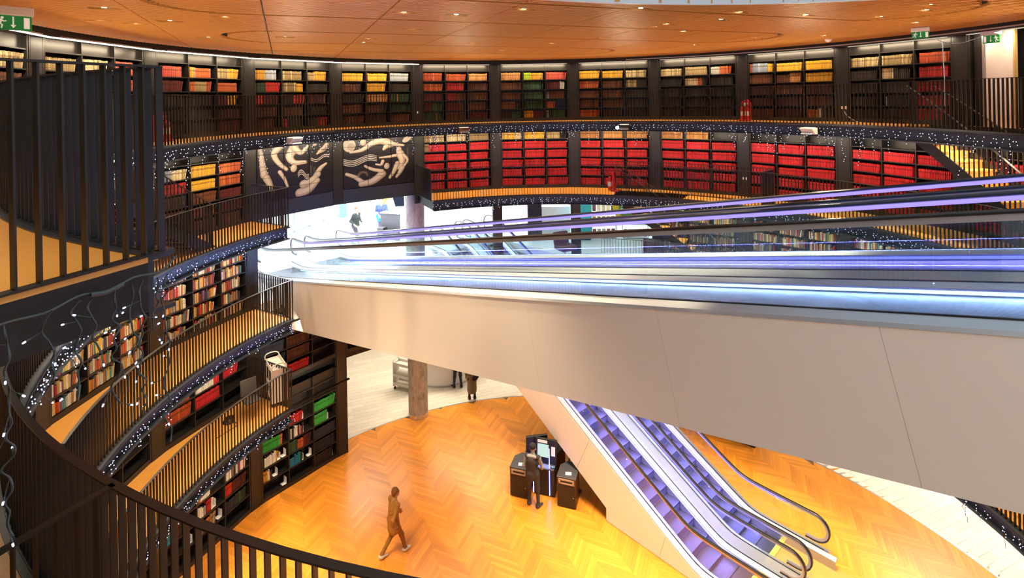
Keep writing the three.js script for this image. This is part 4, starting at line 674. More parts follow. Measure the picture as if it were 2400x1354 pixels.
// ---------------------------------------------------------------- fire points, lamps and small fittings
{
  const red = std({ color: lin(0.62, 0.02, 0.015), roughness: 0.35 }), dim = M.black;
  const body = (t, x, z, h = 0.5, r = 0.075) => { mesh('cylinder', new THREE.LatheGeometry([[0, 0], [r, 0], [r, h * 0.82], [r * 0.8, h * 0.93], [r * 0.3, h], [0, h]].map((p) => new THREE.Vector2(...p)), 24).translate(x, 0.05, z), red, t); mesh('label', cyl(r + 0.002, r + 0.002, h * 0.34, x, 0.05 + h * 0.45, z, 24), M.white, t); mesh('valve', [cyl(0.02, 0.02, 0.05, x, h + 0.07, z, 12), bx(0.02, 0.02, 0.13, x, h + 0.10, z + 0.03)], dim, t); mesh('hose', tube([[x + 0.02, h + 0.07, z], [x + r + 0.03, h, z + 0.02], [x + r + 0.03, h * 0.5, z + 0.02]], 0.01, 20, 6), dim, t); };
  const stand = (t, w, h) => { const s = new THREE.Shape(); s.moveTo(-w / 2, 0); s.lineTo(w / 2, 0); s.lineTo(w / 2, h - w / 2); s.absarc(0, h - w / 2, w / 2, 0, Math.PI); s.lineTo(-w / 2, 0); mesh('stand_back', new THREE.ExtrudeGeometry(s, { depth: 0.05, bevelEnabled: true, bevelSize: 0.01, bevelThickness: 0.01, bevelSegments: 2 }).translate(0, 0.02, -0.13), red, t); mesh('stand_base', rbx(w + 0.06, 0.05, 0.3, 0.015, 0, 0.025, 0), red, t); mesh('notice', bx(w * 0.5, 0.1, 0.006, 0, h - w * 0.45, -0.062), M.white, t); };
  const mk = (l, r, a, y) => thing('fire_extinguisher', l, 'fire extinguisher', ring(r, a, y).toArray(), -a * D2R);
  let t = mk('pair of red fire extinguishers on a round-topped red stand, top gallery', 9.45, 44.2, LV.D); stand(t, 0.28, 0.66); body(t, -0.07, 0.02, 0.42, 0.055); body(t, 0.07, 0.02, 0.42, 0.055);
  t = mk('red fire extinguisher beside its narrow red stand below the red volumes', 9.25, 16.9, LV.C); body(t, -0.1, 0.03); const s = new THREE.Group(); s.name = 'stand'; s.position.set(0.1, 0, 0); s.rotation.y = 1.25; t.add(s); { mesh('back_plate', rbx(0.28, 0.68, 0.05, 0.02, 0, 0.36, -0.05), red, s); mesh('base_plate', rbx(0.3, 0.05, 0.26, 0.015, 0, 0.026, 0), red, s); }
  t = mk('red fire extinguisher point half hidden by the left railing, top gallery', 9.6, -77.6, LV.D); stand(t, 0.3, 0.7); body(t, -0.08, 0.02, 0.45, 0.06); body(t, 0.08, 0.02, 0.45, 0.06);
  // wedge uplights fixed to the edge beam of the top gallery
  for (const [a, l, c] of [[-59.5, 'white wedge floodlight on the gallery edge above the left mural', M.white], [60.06, 'pale wedge floodlight on the gallery edge at the right', M.clad], [-18.6, 'brown wedge floodlight on the gallery edge near the middle', std({ color: lin(0.18, 0.08, 0.03), roughness: 0.5 })], [99.5, 'wedge floodlight on the gallery edge past the right stair', M.clad], [-138, 'wedge floodlight on the gallery edge beside the viewpoint', M.clad], [20.5, 'wedge floodlight beside the glaring white spotlight on the gallery edge', M.black], [-100, 'wedge floodlight behind the big left railing', M.black]]) {
    const f = thing('floodlight', l, 'floodlight', ring(8.22, a, LV.D - 0.16).toArray(), -a * D2R), sh = new THREE.Shape(); sh.moveTo(0, 0.06); sh.lineTo(0.26, 0.06); sh.lineTo(0.26, 0.04); sh.lineTo(0.1, -0.11); sh.lineTo(0, -0.11);
    mesh('housing', new THREE.ExtrudeGeometry(sh, { depth: 0.34, bevelEnabled: true, bevelSize: 0.006, bevelThickness: 0.006, bevelSegments: 1 }).rotateY(-Math.PI / 2).translate(0.17, 0, -0.1), c, f); mesh('lens', bx(0.3, 0.008, 0.2, 0, 0.072, 0.03), glow(1, 0.85, 0.62, 1.6), f); mesh('reflector', bx(0.3, 0.006, 0.2, 0, -0.035, 0.08, 0, 0, 0.8), std({ color: lin(0.6, 0.7, 0.66), roughness: 0.2 }), f); mesh('bracket', bx(0.1, 0.14, 0.05, 0, 0, -0.125), M.black, f);
    const q = new THREE.SpotLight(lin(1, 0.82, 0.56), POWER.up, 0, 1.45, 0.5, 2), p = ring(8.2, a, LV.D - 0.05); q.position.copy(p); q.target.position.copy(ring(3.0, a, LV.TOP + 3)); q.castShadow = true; q.shadow.radius = 4; q.name = 'floodlight_beam'; scene.add(q, q.target);
  }
  const spots = [[ring(8.2, 18.8, LV.D - 0.2), 'glaring white spotlight on the gallery edge above the red volumes', lin(0.95, 0.95, 1), ring(3, 60, 0), 120], [ring(9.0, -97.6, 10.62), 'glaring warm spotlight behind the big left railing, left of the pair', lin(1, 0.72, 0.45), new V3(0, 3, 2), 60], [ring(9.0, -95.9, 10.62), 'glaring warm spotlight behind the big left railing, right of the pair', lin(1, 0.72, 0.45), new V3(0, 3, 1), 60]];
  for (const [p, l, col, to, k] of spots) { const f = thing('spotlight', l, 'spotlight', p.toArray(), Math.atan2(to.x - p.x, to.z - p.z)); mesh('barrel', cyl(0.07, 0.06, 0.16, 0, 0, -0.04, 20, Math.PI / 2), M.black, f); mesh('lens', cyl(0.055, 0.055, 0.02, 0, 0, 0.05, 20, Math.PI / 2), std({ color: lin(0, 0, 0), emissive: col, emissiveIntensity: 30 }), f); mesh('yoke', bx(0.02, 0.14, 0.02, 0, 0.1, -0.05), M.black, f);
    const q = new THREE.SpotLight(col, k, 0, 0.6, 0.6, 2); q.position.copy(p).addScaledVector(to.clone().sub(p).normalize(), 0.08); q.target.position.copy(to); q.castShadow = true; q.name = 'spotlight_beam'; scene.add(q, q.target); }
  for (const [r, a, y, l] of [[9.98, -25.85, 11.35, 'single white socket on the black column right of the yellow volumes'], [9.98, 59.9, 11.34, 'pair of white sockets with a trailing cable on a black column'], [9.98, 42.7, 8.97, 'pair of white sockets on the column between red volumes']]) { const f = thing('wall_socket', l, 'socket', ring(r, a, y).toArray(), -a * D2R); mesh('plate', rbx(0.08, 0.08, 0.012, 0.004), M.white, f); if (l.startsWith('pair')) mesh('plate', rbx(0.07, 0.09, 0.012, 0.004, 0.1, 0, 0), M.white, f); if (l.includes('cable')) mesh('cable', tube([[0.03, -0.04, 0.01], [0.12, -0.2, 0.05], [0.4, -0.38, 0.1], [0.6, -0.405, 0.2]], 0.008, 30, 6), M.white, f); }
  const c = thing('cable', 'pale blue cable drooping from the bookcase to the right exit sign', 'cable'); mesh('run', tube([ring(9.7, 75.3, 13.02), ring(9.6, 77.5, 12.9), ring(9.6, 79.5, 12.9), ring(9.7, 81.2, 13.0)], 0.008, 30, 6), std({ color: lin(0.5, 0.66, 0.8), roughness: 0.4 }), c); mesh('drop', tube([ring(9.85, 75.3, 13.02), ring(9.84, 75.4, 12.5), ring(9.82, 75.6, 12.0), ring(9.82, 75.6, 11.4)], 0.009, 20, 6), std({ color: lin(0.5, 0.66, 0.8), roughness: 0.4 }), c);
  const sm = thing('smoke_detector', 'white domed detector under the wooden ceiling at the right', 'detector', [7.55, LV.TOP - 0.02, -3.85]); mesh('dome', new THREE.SphereGeometry(0.08, 20, 10, 0, 7, Math.PI / 2, Math.PI / 2).scale(1, 0.7, 1), M.white, sm); mesh('base', cyl(0.09, 0.09, 0.03, 0, 0.01, 0, 24), M.white, sm);
}

// ---------------------------------------------------------------- self-service kiosk, bins, trolleys, desk, chairs
M.greyTop = std({ color: lin(0.045, 0.045, 0.05), roughness: 0.5 }); M.paper = std({ roughness: 0.8, map: canvasTex(128, 96, (c) => { c.fillStyle = '#f3f1ea'; c.fillRect(0, 0, 128, 96); c.fillStyle = '#444'; c.fillRect(34, 34, 60, 9); c.fillRect(44, 52, 40, 7); }, false) });
M.darkWood = std({ color: lin(0.075, 0.03, 0.012), roughness: 0.45 });
{
  const RY = -19 * D2R;
  const place = (lx, lz) => { const x = Math.cos(RY) * lx + Math.sin(RY) * lz, z = -Math.sin(RY) * lx + Math.cos(RY) * lz; return [-0.33 + x, 0, -5.3 + z]; };
  const bin = (label, lx, lz, turn) => {
    const t = thing('returns_bin', label, 'bin', place(lx, lz), RY + turn), s = new THREE.Shape(); [[-0.27, 0.3], [0.27, 0.3], [0.27, -0.22], [0.1, -0.42], [-0.1, -0.42], [-0.27, -0.22]].forEach((p, i) => (i ? s.lineTo(...p) : s.moveTo(...p)));
    const ext = (h, y, b) => new THREE.ExtrudeGeometry(s, { depth: h, bevelEnabled: !!b, bevelSize: 0.008, bevelThickness: 0.006, bevelSegments: 1 }).rotateX(Math.PI / 2).translate(0, y + h, 0);
    mesh('cabinet', ext(0.8, 0.03), M.darkWood, t); mesh('front_door', rbx(0.5, 0.58, 0.012, 0.003, 0, 0.34, 0.306), M.black, t); mesh('top', ext(0.03, 0.835, 1), M.greyTop, t);
    mesh('slot_frame', [bx(0.42, 0.045, 0.012, 0, 0.80, 0.31), bx(0.42, 0.035, 0.012, 0, 0.695, 0.31), bx(0.05, 0.14, 0.012, -0.2, 0.748, 0.31), bx(0.05, 0.14, 0.012, 0.2, 0.748, 0.31)], std({ color: lin(0.45, 0.36, 0.28), roughness: 0.45 }), t);
    mesh('slot', bx(0.36, 0.07, 0.005, 0, 0.745, 0.304), M.black, t); mesh('lock', cyl(0.012, 0.012, 0.02, 0.2, 0.33, 0.315, 12, Math.PI / 2), M.alu, t);
    const n = bx(0.17, 0.003, 0.13, 0.03, 0.876, 0.12, 0.2), uv = n.attributes.uv; for (let i = 8; i < 12; i++) uv.setXY(i, uv.getX(i) / 0.17, uv.getY(i) / 0.13); mesh('paper_notice', n, M.paper, t); return t;
  };
  bin('dark returns bin with a slot and paper notice, left of the kiosk user', -0.62, 0.02, 0);
  bin('dark returns bin with a slot and paper notice, right of the blue-lit kiosk', 0.80, 0.0, 0);
  bin('dark returns bin behind the kiosk with its notice facing up', 0.12, -0.95, Math.PI - 0.25);
  const kiosk = (label, lx, lz, turn, on) => {
    const t = thing('self_service_kiosk', label, 'kiosk', place(lx, lz), RY + turn);
    mesh('base', rbx(0.62, 0.8, 0.34, 0.01, 0, 0.42, -0.17), M.black, t); mesh('tower', rbx(0.66, 0.72, 0.08, 0.012, 0, 1.16, -0.26, 0, 0, -0.12), M.black, t); mesh('shelf', rbx(0.6, 0.03, 0.26, 0.006, 0, 0.83, -0.06), M.greyTop, t);
    mesh('reader_light', bx(0.36, 0.006, 0.16, 0, 0.85, -0.04), on ? glow(0.12, 0.14, 1, 2.5) : M.greyTop, t);
    mesh('screen', bx(0.34, 0.36, 0.006, -0.08, 1.20, -0.205, 0, 0, -0.12), on ? glow(0.55, 0.75, 0.68, 1.1) : M.black, t); mesh('notice', bx(0.12, 0.26, 0.005, 0.23, 1.22, -0.205, 0, 0, -0.12), M.white, t); mesh('header', bx(0.3, 0.08, 0.006, -0.1, 1.45, -0.235, 0, 0, -0.12), on ? M.white : M.black, t);
    if (on) { mesh('light_bar', bx(0.018, 1.36, 0.014, 0.16, 0.74, 0.012, 0, 0, -0.02), glow(0.2, 0.26, 1, 9), t); mesh('light_bar', bx(0.018, 1.36, 0.014, -0.33, 0.74, 0.012, 0, 0, -0.02), glow(0.2, 0.26, 1, 9), t); mesh('indicator', [bx(0.05, 0.02, 0.006, 0.25, 0.9, -0.01), bx(0.02, 0.02, 0.006, 0.3, 0.9, -0.01)], glow(0.1, 0.3, 1, 5), t);
      const p = place(lx + 0.16, lz + 0.06), q = place(lx + 0.3, lz + 3); areaLight(new V3(p[0], 0.74, p[2]), new V3(q[0], 0.74, q[2]), 0.03, 1.3, lin(0.25, 0.3, 1), 14); }
  };
  kiosk('black self-service kiosk with blue light bars and a lit screen', 0.08, 0.02, 0, true);
  kiosk('black kiosk facing away, its tall dark back showing behind the bins', -0.38, -0.62, Math.PI + 0.5, false);
  const b = thing('barrier_post', 'two thin dark posts standing behind the right bin', 'post', place(0.72, -0.52)); mesh('post', cyl(0.02, 0.02, 1.0, 0, 0.5, 0), M.darkWood, b); mesh('post', cyl(0.02, 0.02, 0.9, 0.25, 0.45, 0.15), M.darkWood, b); mesh('foot', [cyl(0.09, 0.09, 0.02, 0, 0.01, 0), cyl(0.09, 0.09, 0.02, 0.25, 0.01, 0.15)], M.darkWood, b);
}
M.trolley = std({ color: lin(0.62, 0.57, 0.52), roughness: 0.45 });
function trolley(label, p, ry) {
  const t = thing('book_trolley', label, 'trolley', p, ry), L = 0.86, W = 0.42;
  for (const s of [-1, 1]) {
    mesh('end_panel', rbx(0.02, 0.92, W, 0.004, s * L / 2, 0.58, 0), M.trolley, t);
    mesh('handle', tube([[s * L / 2, 1.02, W / 2 - 0.02], [s * L / 2, 1.12, W / 2 - 0.02], [s * L / 2, 1.18, W / 2 - 0.1], [s * L / 2, 1.18, -W / 2 + 0.1], [s * L / 2, 1.12, -W / 2 + 0.02], [s * L / 2, 1.02, -W / 2 + 0.02]], 0.016, 40, 8), M.trolley, t);
    for (const z of [-1, 1]) { const c = mesh('caster', cyl(0.06, 0.06, 0.03, s * (L / 2 - 0.05), 0.06, z * (W / 2 - 0.05), 18, 0, Math.PI / 2), M.rubber, t); mesh('fork', bx(0.05, 0.06, 0.02, s * (L / 2 - 0.05), 0.115, z * (W / 2 - 0.05)), M.alu, c); }
  }
  for (const [y, tilt] of [[0.2, 0], [0.6, 0.28], [1.0, 0]]) mesh('shelf', tilt ? [bx(L - 0.03, 0.014, W, 0, y, 0, 0, 0, tilt), bx(L - 0.03, 0.1, 0.012, 0, y - 0.02, W / 2 - 0.01)] : [bx(L - 0.03, 0.014, W, 0, y, 0), bx(L - 0.03, 0.1, 0.012, 0, y + 0.05, W / 2 - 0.01), bx(L - 0.03, 0.1, 0.012, 0, y + 0.05, -W / 2 + 0.01)], M.trolley, t);
  return t;
}
trolley('pale grey book trolley with looped handles at the end of the lowest gallery', [-7.92, LV.A, -4.66], -0.95);
trolley('white book trolley standing on the stone tiles beside the concrete column', [-5.45, 0.004, -11.35], -0.45);
{
  const grey = std({ color: lin(0.06, 0.058, 0.056), roughness: 0.6 }), t = thing('chair', 'dark grey stacking chair on the lowest gallery in front of the trolley', 'chair', [-8.25, LV.A, -3.85], 0.75);
  mesh('seat', rbx(0.42, 0.03, 0.42, 0.012, 0, 0.45, 0), grey, t); mesh('backrest', rbx(0.42, 0.42, 0.025, 0.01, 0, 0.72, -0.22, 0, 0, -0.12), grey, t); for (const x of [-1, 1]) for (const z of [-1, 1]) mesh('leg', tube([[x * 0.19, 0.44, z * 0.18], [x * 0.21, 0.0, z * 0.22]], 0.011, 4, 8), M.alu, t);
  const c = thing('cable_coil', 'coil of black cable lying on the lowest gallery floor', 'cable', [-8.75, LV.A, -3.6]); for (let i = 0; i < 5; i++) mesh('loop', new THREE.TorusGeometry(0.14 - i * 0.008, 0.014, 8, 40).rotateX(Math.PI / 2 + 0.1 * (i % 2)).translate(0.01 * i, 0.02 + i * 0.024, 0), M.rubber, c); mesh('loose_end', tube([[0.14, 0.02, 0], [0.3, 0.012, 0.15], [0.2, 0.012, 0.4], [0.05, 0.012, 0.7]], 0.009, 30, 6), M.rubber, c);
  // reception desk
  const d = thing('reception_desk', 'curved white reception desk with a yellow counter behind the concrete column', 'desk', [-4.05, 0, -13.0]), a0 = 78, a1 = 218;
  const off = (g) => g;
  mesh('front_panel', arcBox(1.55, 1.6, 0.08, 1.0, a0, a1), M.white, d); mesh('plinth', arcBox(1.5, 1.57, 0.004, 0.08, a0, a1), M.alu, d); mesh('counter', arcBox(1.2, 1.68, 1.0, 1.05, a0, a1), std({ color: lin(0.75, 0.45, 0.03), roughness: 0.4 }), d);
  const mn = thing('desk_monitor', 'small monitor standing on the yellow reception counter', 'monitor', ring(1.4, 150, 1.05).add(new V3(-4.05, 0, -13)).toArray(), 2.4); mesh('screen', rbx(0.42, 0.28, 0.03, 0.008, 0, 0.28, 0), M.black, mn); mesh('stand', [bx(0.04, 0.16, 0.03, 0, 0.08, -0.01), rbx(0.2, 0.012, 0.14, 0.004, 0, 0.008, 0)], M.black, mn);
  const bx0 = thing('leaflet_box', 'orange wooden box on the tiles beside the end of the bookcase', 'box', [-8.3, 0.004, -8.9], 0.5); mesh('body', rbx(0.5, 0.4, 0.4, 0.01, 0, 0.2, 0), std({ color: lin(0.6, 0.26, 0.05), roughness: 0.5 }), bx0); mesh('lid', rbx(0.53, 0.03, 0.43, 0.006, 0, 0.415, 0), M.oak, bx0);
  // lectern with screens, poster screen and furniture in the lobby
  const l = thing('help_desk', 'dark standing help desk with screens in front of the blue-shirted person', 'desk', [-6.15, LV.B, -12.5], -0.35); mesh('panel', rbx(0.95, 1.15, 0.05, 0.008, 0, 0.6, 0), std({ color: lin(0.06, 0.06, 0.07), roughness: 0.5 }), l); mesh('side_panel', rbx(0.05, 1.1, 0.5, 0.008, -0.46, 0.56, -0.25), M.white, l); mesh('counter', rbx(1.0, 0.03, 0.55, 0.008, 0, 1.18, -0.22), M.white, l); mesh('lower_shelf', rbx(0.45, 0.24, 0.3, 0.01, 0.18, 0.42, 0.18), M.rubber, l); mesh('bin', rbx(0.3, 0.6, 0.3, 0.01, -0.3, 0.31, 0.2), M.greyTop, l);
  const ps = thing('display_screen', 'white display screen with a framed poster and a yellow figure cut-out', 'display', [-6.9, LV.B, -14.4], 0.15); mesh('board', rbx(3.2, 2.3, 0.06, 0.01, 0, 1.2, 0), M.plaster, ps);
  const fr = mesh('poster', rbx(0.5, 0.66, 0.02, 0.004, 0.62, 1.75, 0.05), std({ color: lin(0.35, 0.1, 0.06), roughness: 0.5 }), ps); mesh('print', bx(0.36, 0.5, 0.004, 0.62, 1.75, 0.063), std({ map: canvasTex(64, 96, (c) => { c.fillStyle = '#e8d8c4'; c.fillRect(0, 0, 64, 96); c.fillStyle = '#9a3a20'; c.fillRect(6, 8, 52, 66); c.fillStyle = '#3a1a14'; c.beginPath(); c.arc(32, 40, 18, 0, 7); c.fill(); c.fillStyle = '#d8b060'; c.fillRect(12, 80, 40, 6); }, false) }), fr); fr.children[0].geometry.attributes.uv.array.forEach((v, i, arr) => { arr[i] = i % 2 ? v / 0.5 : v / 0.36; });
  const sh = new THREE.Shape(); [[0, 0], [0.12, 0.3], [0.3, 0.45], [0.2, 0.75], [0.26, 1], [0.1, 1.12], [0, 0.95], [-0.08, 0.7], [-0.22, 0.5], [-0.14, 0.2]].forEach((p, i) => (i ? sh.lineTo(...p) : sh.moveTo(...p))); mesh('cut_out', new THREE.ExtrudeGeometry(sh, { depth: 0.02, bevelEnabled: false }).translate(0.05, 1.05, 0.04), std({ color: lin(0.8, 0.55, 0.03), roughness: 0.6 }), ps);
  const bn = thing('hanging_banner', 'dark green pull-up banner at the back of the lobby', 'banner', [-9.3, LV.B, -17.2], 0.4); mesh('sheet', rbx(0.8, 2.0, 0.02, 0.004, 0, 1.05, 0), std({ color: lin(0.08, 0.17, 0.17), roughness: 0.6 }), bn); mesh('base', rbx(0.9, 0.06, 0.2, 0.01, 0, 0.03, 0), M.alu, bn);
  const cl = thing('coat', 'dark coat hung beside the concrete column in the lobby', 'coat', [-5.35, LV.B, -10.4], 0.2); mesh('body', rbx(0.36, 0.85, 0.1, 0.04, 0, 2.3, 0), std({ color: lin(0.02, 0.035, 0.06), roughness: 0.9 }), cl); mesh('sleeve', rbx(0.1, 0.6, 0.08, 0.035, -0.2, 2.2, 0, 0, 0.25), std({ color: lin(0.02, 0.035, 0.06), roughness: 0.9 }), cl); mesh('stand', cyl(0.015, 0.015, 2.8, 0.22, 1.4, -0.05), M.alu, cl);
  const purple = std({ color: lin(0.13, 0.035, 0.12), roughness: 0.8 });
  for (const [x, z, ry, lab] of [[1.0, -9.55, 0.5, 'purple swivel lounge chair seen through the glass, left of two'], [3.9, -8.2, -0.3, 'purple swivel lounge chair seen through the glass, right of two']]) {
    const k = thing('lounge_chair', lab, 'chair', [x, LV.B, z], ry); mesh('seat', rbx(0.68, 0.2, 0.62, 0.08, 0, 0.40, 0.02), purple, k); mesh('backrest', rbx(0.66, 0.5, 0.14, 0.06, 0, 0.68, -0.28, 0, 0, -0.18), purple, k); mesh('pillar', cyl(0.03, 0.03, 0.3, 0, 0.17, 0), M.alu, k); for (let i = 0; i < 4; i++) { const q = i * Math.PI / 2 + 0.4; mesh('foot', bar(new V3(0, 0.05, 0), new V3(0.32 * Math.cos(q), 0.016, 0.32 * Math.sin(q)), 0.05, 0.025), M.alu, k); }
  }
  const cab = (name, lab, x, z, ry, w, h, dd, mat, cat) => { const q = thing(name, lab, cat, [x, LV.B, z], ry); mesh('carcass', rbx(w, h - 0.06, dd, 0.01, 0, h / 2 + 0.03, 0), mat, q); mesh('plinth', bx(w - 0.06, 0.06, dd - 0.06, 0, 0.03, 0), M.black, q); for (let i = 0; i < 2; i++) mesh('door', rbx(w / 2 - 0.02, h - 0.14, 0.015, 0.004, (i - 0.5) * w / 2, h / 2 + 0.03, dd / 2 + 0.008), mat, q); return q; };
  cab('storage_cabinet', 'white storage cabinet on the lobby floor under the third gallery', 1.0, -13.2, 0, 1.3, 1.25, 0.6, M.white, 'cabinet');
  cab('display_cabinet', 'turquoise tall cabinet under the third gallery edge', 2.1, -12.2, 0, 0.62, 2.0, 0.5, std({ color: lin(0.03, 0.5, 0.58), roughness: 0.5 }), 'cabinet');
  cab('wall_unit', 'black tall unit in the lobby left of the white cabinet', 0.05, -12.4, 0, 0.6, 2.1, 0.4, M.black, 'cabinet');
  const sg = thing('round_sign', 'round yellow and green picture sign under the third gallery edge', 'sign', [3.95, LV.B + 1.55, -11.4], -0.1); mesh('disc', cyl(0.75, 0.75, 0.03, 0, 0, 0, 48, Math.PI / 2), std({ color: lin(0.55, 0.5, 0.03), roughness: 0.6 }), sg); mesh('centre', cyl(0.5, 0.5, 0.02, 0, -0.12, 0.02, 48, Math.PI / 2), std({ color: lin(0.06, 0.25, 0.04), roughness: 0.6 }), sg); mesh('hanger', [bx(0.01, 1.9, 0.01, 0.3, 1.4, 0), bx(0.01, 1.9, 0.01, -0.3, 1.4, 0)], M.alu, sg);
  for (const [i, x, z, ry] of [[0, 3.0, -12.4, 0], [1, 4.3, -12.2, -0.2], [2, 5.5, -11.6, -0.35]]) { const q = thing('magazine_rack', `pale open rack of leaflets under the third gallery, ${['first', 'second', 'third'][i]} of three from the concrete column`, 'rack', [x, LV.B, z], ry); mesh('frame', [bx(1.05, 0.03, 0.3, 0, 0.05, 0), bx(1.05, 0.03, 0.3, 0, 0.6, 0), bx(1.05, 0.03, 0.3, 0, 1.1, 0), bx(1.05, 0.03, 0.3, 0, 1.6, 0), bx(0.03, 1.6, 0.3, -0.52, 0.82, 0), bx(0.03, 1.6, 0.3, 0.52, 0.82, 0)], M.white, q); for (let s = 0; s < 3; s++) for (let j = 0; j < 5; j++) mesh('leaflet', rbx(0.15, 0.3, 0.03, 0.004, -0.4 + j * 0.2, 0.23 + s * 0.53, 0.05), std({ color: new THREE.Color(pick(PAL.C)), roughness: 0.6 }), q); }
}

// ---------------------------------------------------------------- strings of white lights along the gallery edges
const bulbGeo = new THREE.OctahedronGeometry(0.011, 0);
function icicles(label, lv, a0, a1, o = {}) {
  const t = thing('string_lights', label, 'string lights'), y = LV[lv], r = RR - 0.10, pts = [], wires = [], step = 0.13 / (D2R * r);
  const hang = o.hang ?? 0.5;
  const main = []; for (let a = a0; a <= a1; a += 1.2) main.push(ring(r, a, y - 0.03 + rr(-0.015, 0.015)));
  wires.push(new THREE.TubeGeometry(new THREE.CatmullRomCurve3(main), main.length * 2, 0.006, 5, false));
  for (let a = a0; a < a1; a += step * rr(0.7, 1.3)) {
    const n = 2 + Math.floor(rnd() * rnd() * (o.most ?? 9)), top = ring(r - 0.01, a, y - 0.03); let p = top.clone();
    for (let i = 0; i < n; i++) {
      const q = p.clone().add(new V3(rr(-0.035, 0.035), -hang / 7 * rr(0.8, 1.2), rr(-0.035, 0.035))); wires.push(bar(p, q, 0.006, 0.006)); p = q;
      const b = p.clone().add(new V3(rr(-0.03, 0.03), rr(-0.02, 0.01), rr(-0.03, 0.03))); if (o.twigs) wires.push(bar(p, b, 0.005, 0.005)); pts.push(b);
    }
  }
  mesh('cable', merge(wires), M.rubber, t);
  const im = new THREE.InstancedMesh(bulbGeo, M.bulb, pts.length), k = new THREE.Matrix4(); pts.forEach((p, i) => im.setMatrixAt(i, k.makeTranslation(p.x, p.y, p.z))); im.name = 'bulb'; im.userData.kind = 'stuff'; t.add(im);
}
icicles('curtain of tiny white lights along the edge of the top gallery', 'D', -140, 118, { most: 12, hang: 0.55 });
icicles('curtain of tiny white lights under the left third gallery, dense at the lower left', 'C', -150, -60.5, { most: 9, hang: 0.42 });
icicles('curtain of tiny white lights under the third gallery before the lobby', 'C', -26, 118, { most: 9, hang: 0.42, twigs: 1 });
icicles('curtain of tiny white lights under the second gallery on the left', 'B', -110, -59.8, { most: 8, hang: 0.4 });
icicles('curtain of tiny white lights under the second gallery behind the glass', 'B', 15, 118, { most: 8, hang: 0.4 });
icicles('curtain of tiny white lights under the lowest gallery above the ground-floor books', 'A', -112, -60.4, { most: 9, hang: 0.42 });
icicles('string of lights with bare twigs on the gallery edge in the lower right corner', 'A', 43.5, 118, { most: 10, hang: 0.55, twigs: 1 });
{ // the nearest string, hung on the end of the top gallery at the left
  const t = thing('string_lights', 'closest string of white lights on twisted dark cable at the left edge', 'string lights'), A = -156.2 + 0.35, U = ring(1, -156.2), N = new V3(Math.cos(-156.2 * D2R), 0, Math.sin(-156.2 * D2R)).multiplyScalar(-1);
  const wire = std({ color: lin(0.045, 0.06, 0.065), roughness: 0.5 }), at = (r, y, d = 0.06) => U.clone().multiplyScalar(r).addScaledVector(N, -d).setY(y), y0 = LV.D - 0.05;
  if (at(8.6, y0).distanceTo(camera.position) > at(8.6, y0, -0.06).distanceTo(camera.position)) N.negate();
  mesh('main_cable', tube([at(8.35, y0 + 0.03), at(8.45, y0 - 0.03), at(8.6, y0 - 0.02), at(8.72, y0 - 0.05), at(8.86, y0 - 0.03), at(9.0, y0 - 0.06), at(9.15, y0 - 0.05), at(9.4, y0 - 0.07)], 0.006, 80, 6), wire, t);
  mesh('connector', tube([at(8.66, y0 - 0.035, 0.07), at(8.74, y0 - 0.05, 0.07), at(8.82, y0 - 0.04, 0.07)], 0.012, 12, 8), wire, t);
  const drops = [[9.16, 0.95], [9.0, 0.42], [8.88, 0.5], [8.8, 0.3], [8.7, 0.62], [8.62, 0.4], [8.56, 0.75], [8.48, 0.3], [8.42, 0.95]], sock = [], lens = new THREE.CapsuleGeometry(0.0042, 0.010, 4, 8), socket = new THREE.CylinderGeometry(0.0042, 0.0036, 0.02, 8);
  for (const [r, len] of drops) {
    const P = []; const n = Math.round(len / 0.05); for (let i = 0; i <= n; i++) P.push(at(r + rr(-0.02, 0.02), y0 - 0.05 - i * 0.05, 0.06 + rr(-0.02, 0.03)));
    mesh('drop', [tube(P, 0.0038, n * 5, 5), tube(P.map((p, i) => p.clone().add(new V3(0.005 * Math.cos(i * 2.1), 0, 0.005 * Math.sin(i * 2.1)))), 0.0034, n * 6, 5)], wire, t);
    for (let i = 2; i <= n; i += 2) {
      const d = new V3(rr(-1, 1), rr(-1.3, 0.4), rr(-1, 1)).normalize(), p = P[i], q = p.clone().addScaledVector(d, rr(0.04, 0.08)), s = mesh('socket', [bar(p, q, 0.003, 0.003), socket.clone().applyQuaternion(new THREE.Quaternion().setFromUnitVectors(UP, d)).translate(q.x, q.y, q.z)], wire, t);
      const e = q.clone().addScaledVector(d, 0.016); mesh('bulb', lens.clone().applyQuaternion(new THREE.Quaternion().setFromUnitVectors(UP, d)).translate(e.x, e.y, e.z), M.bulb, t);
    }
  }
}

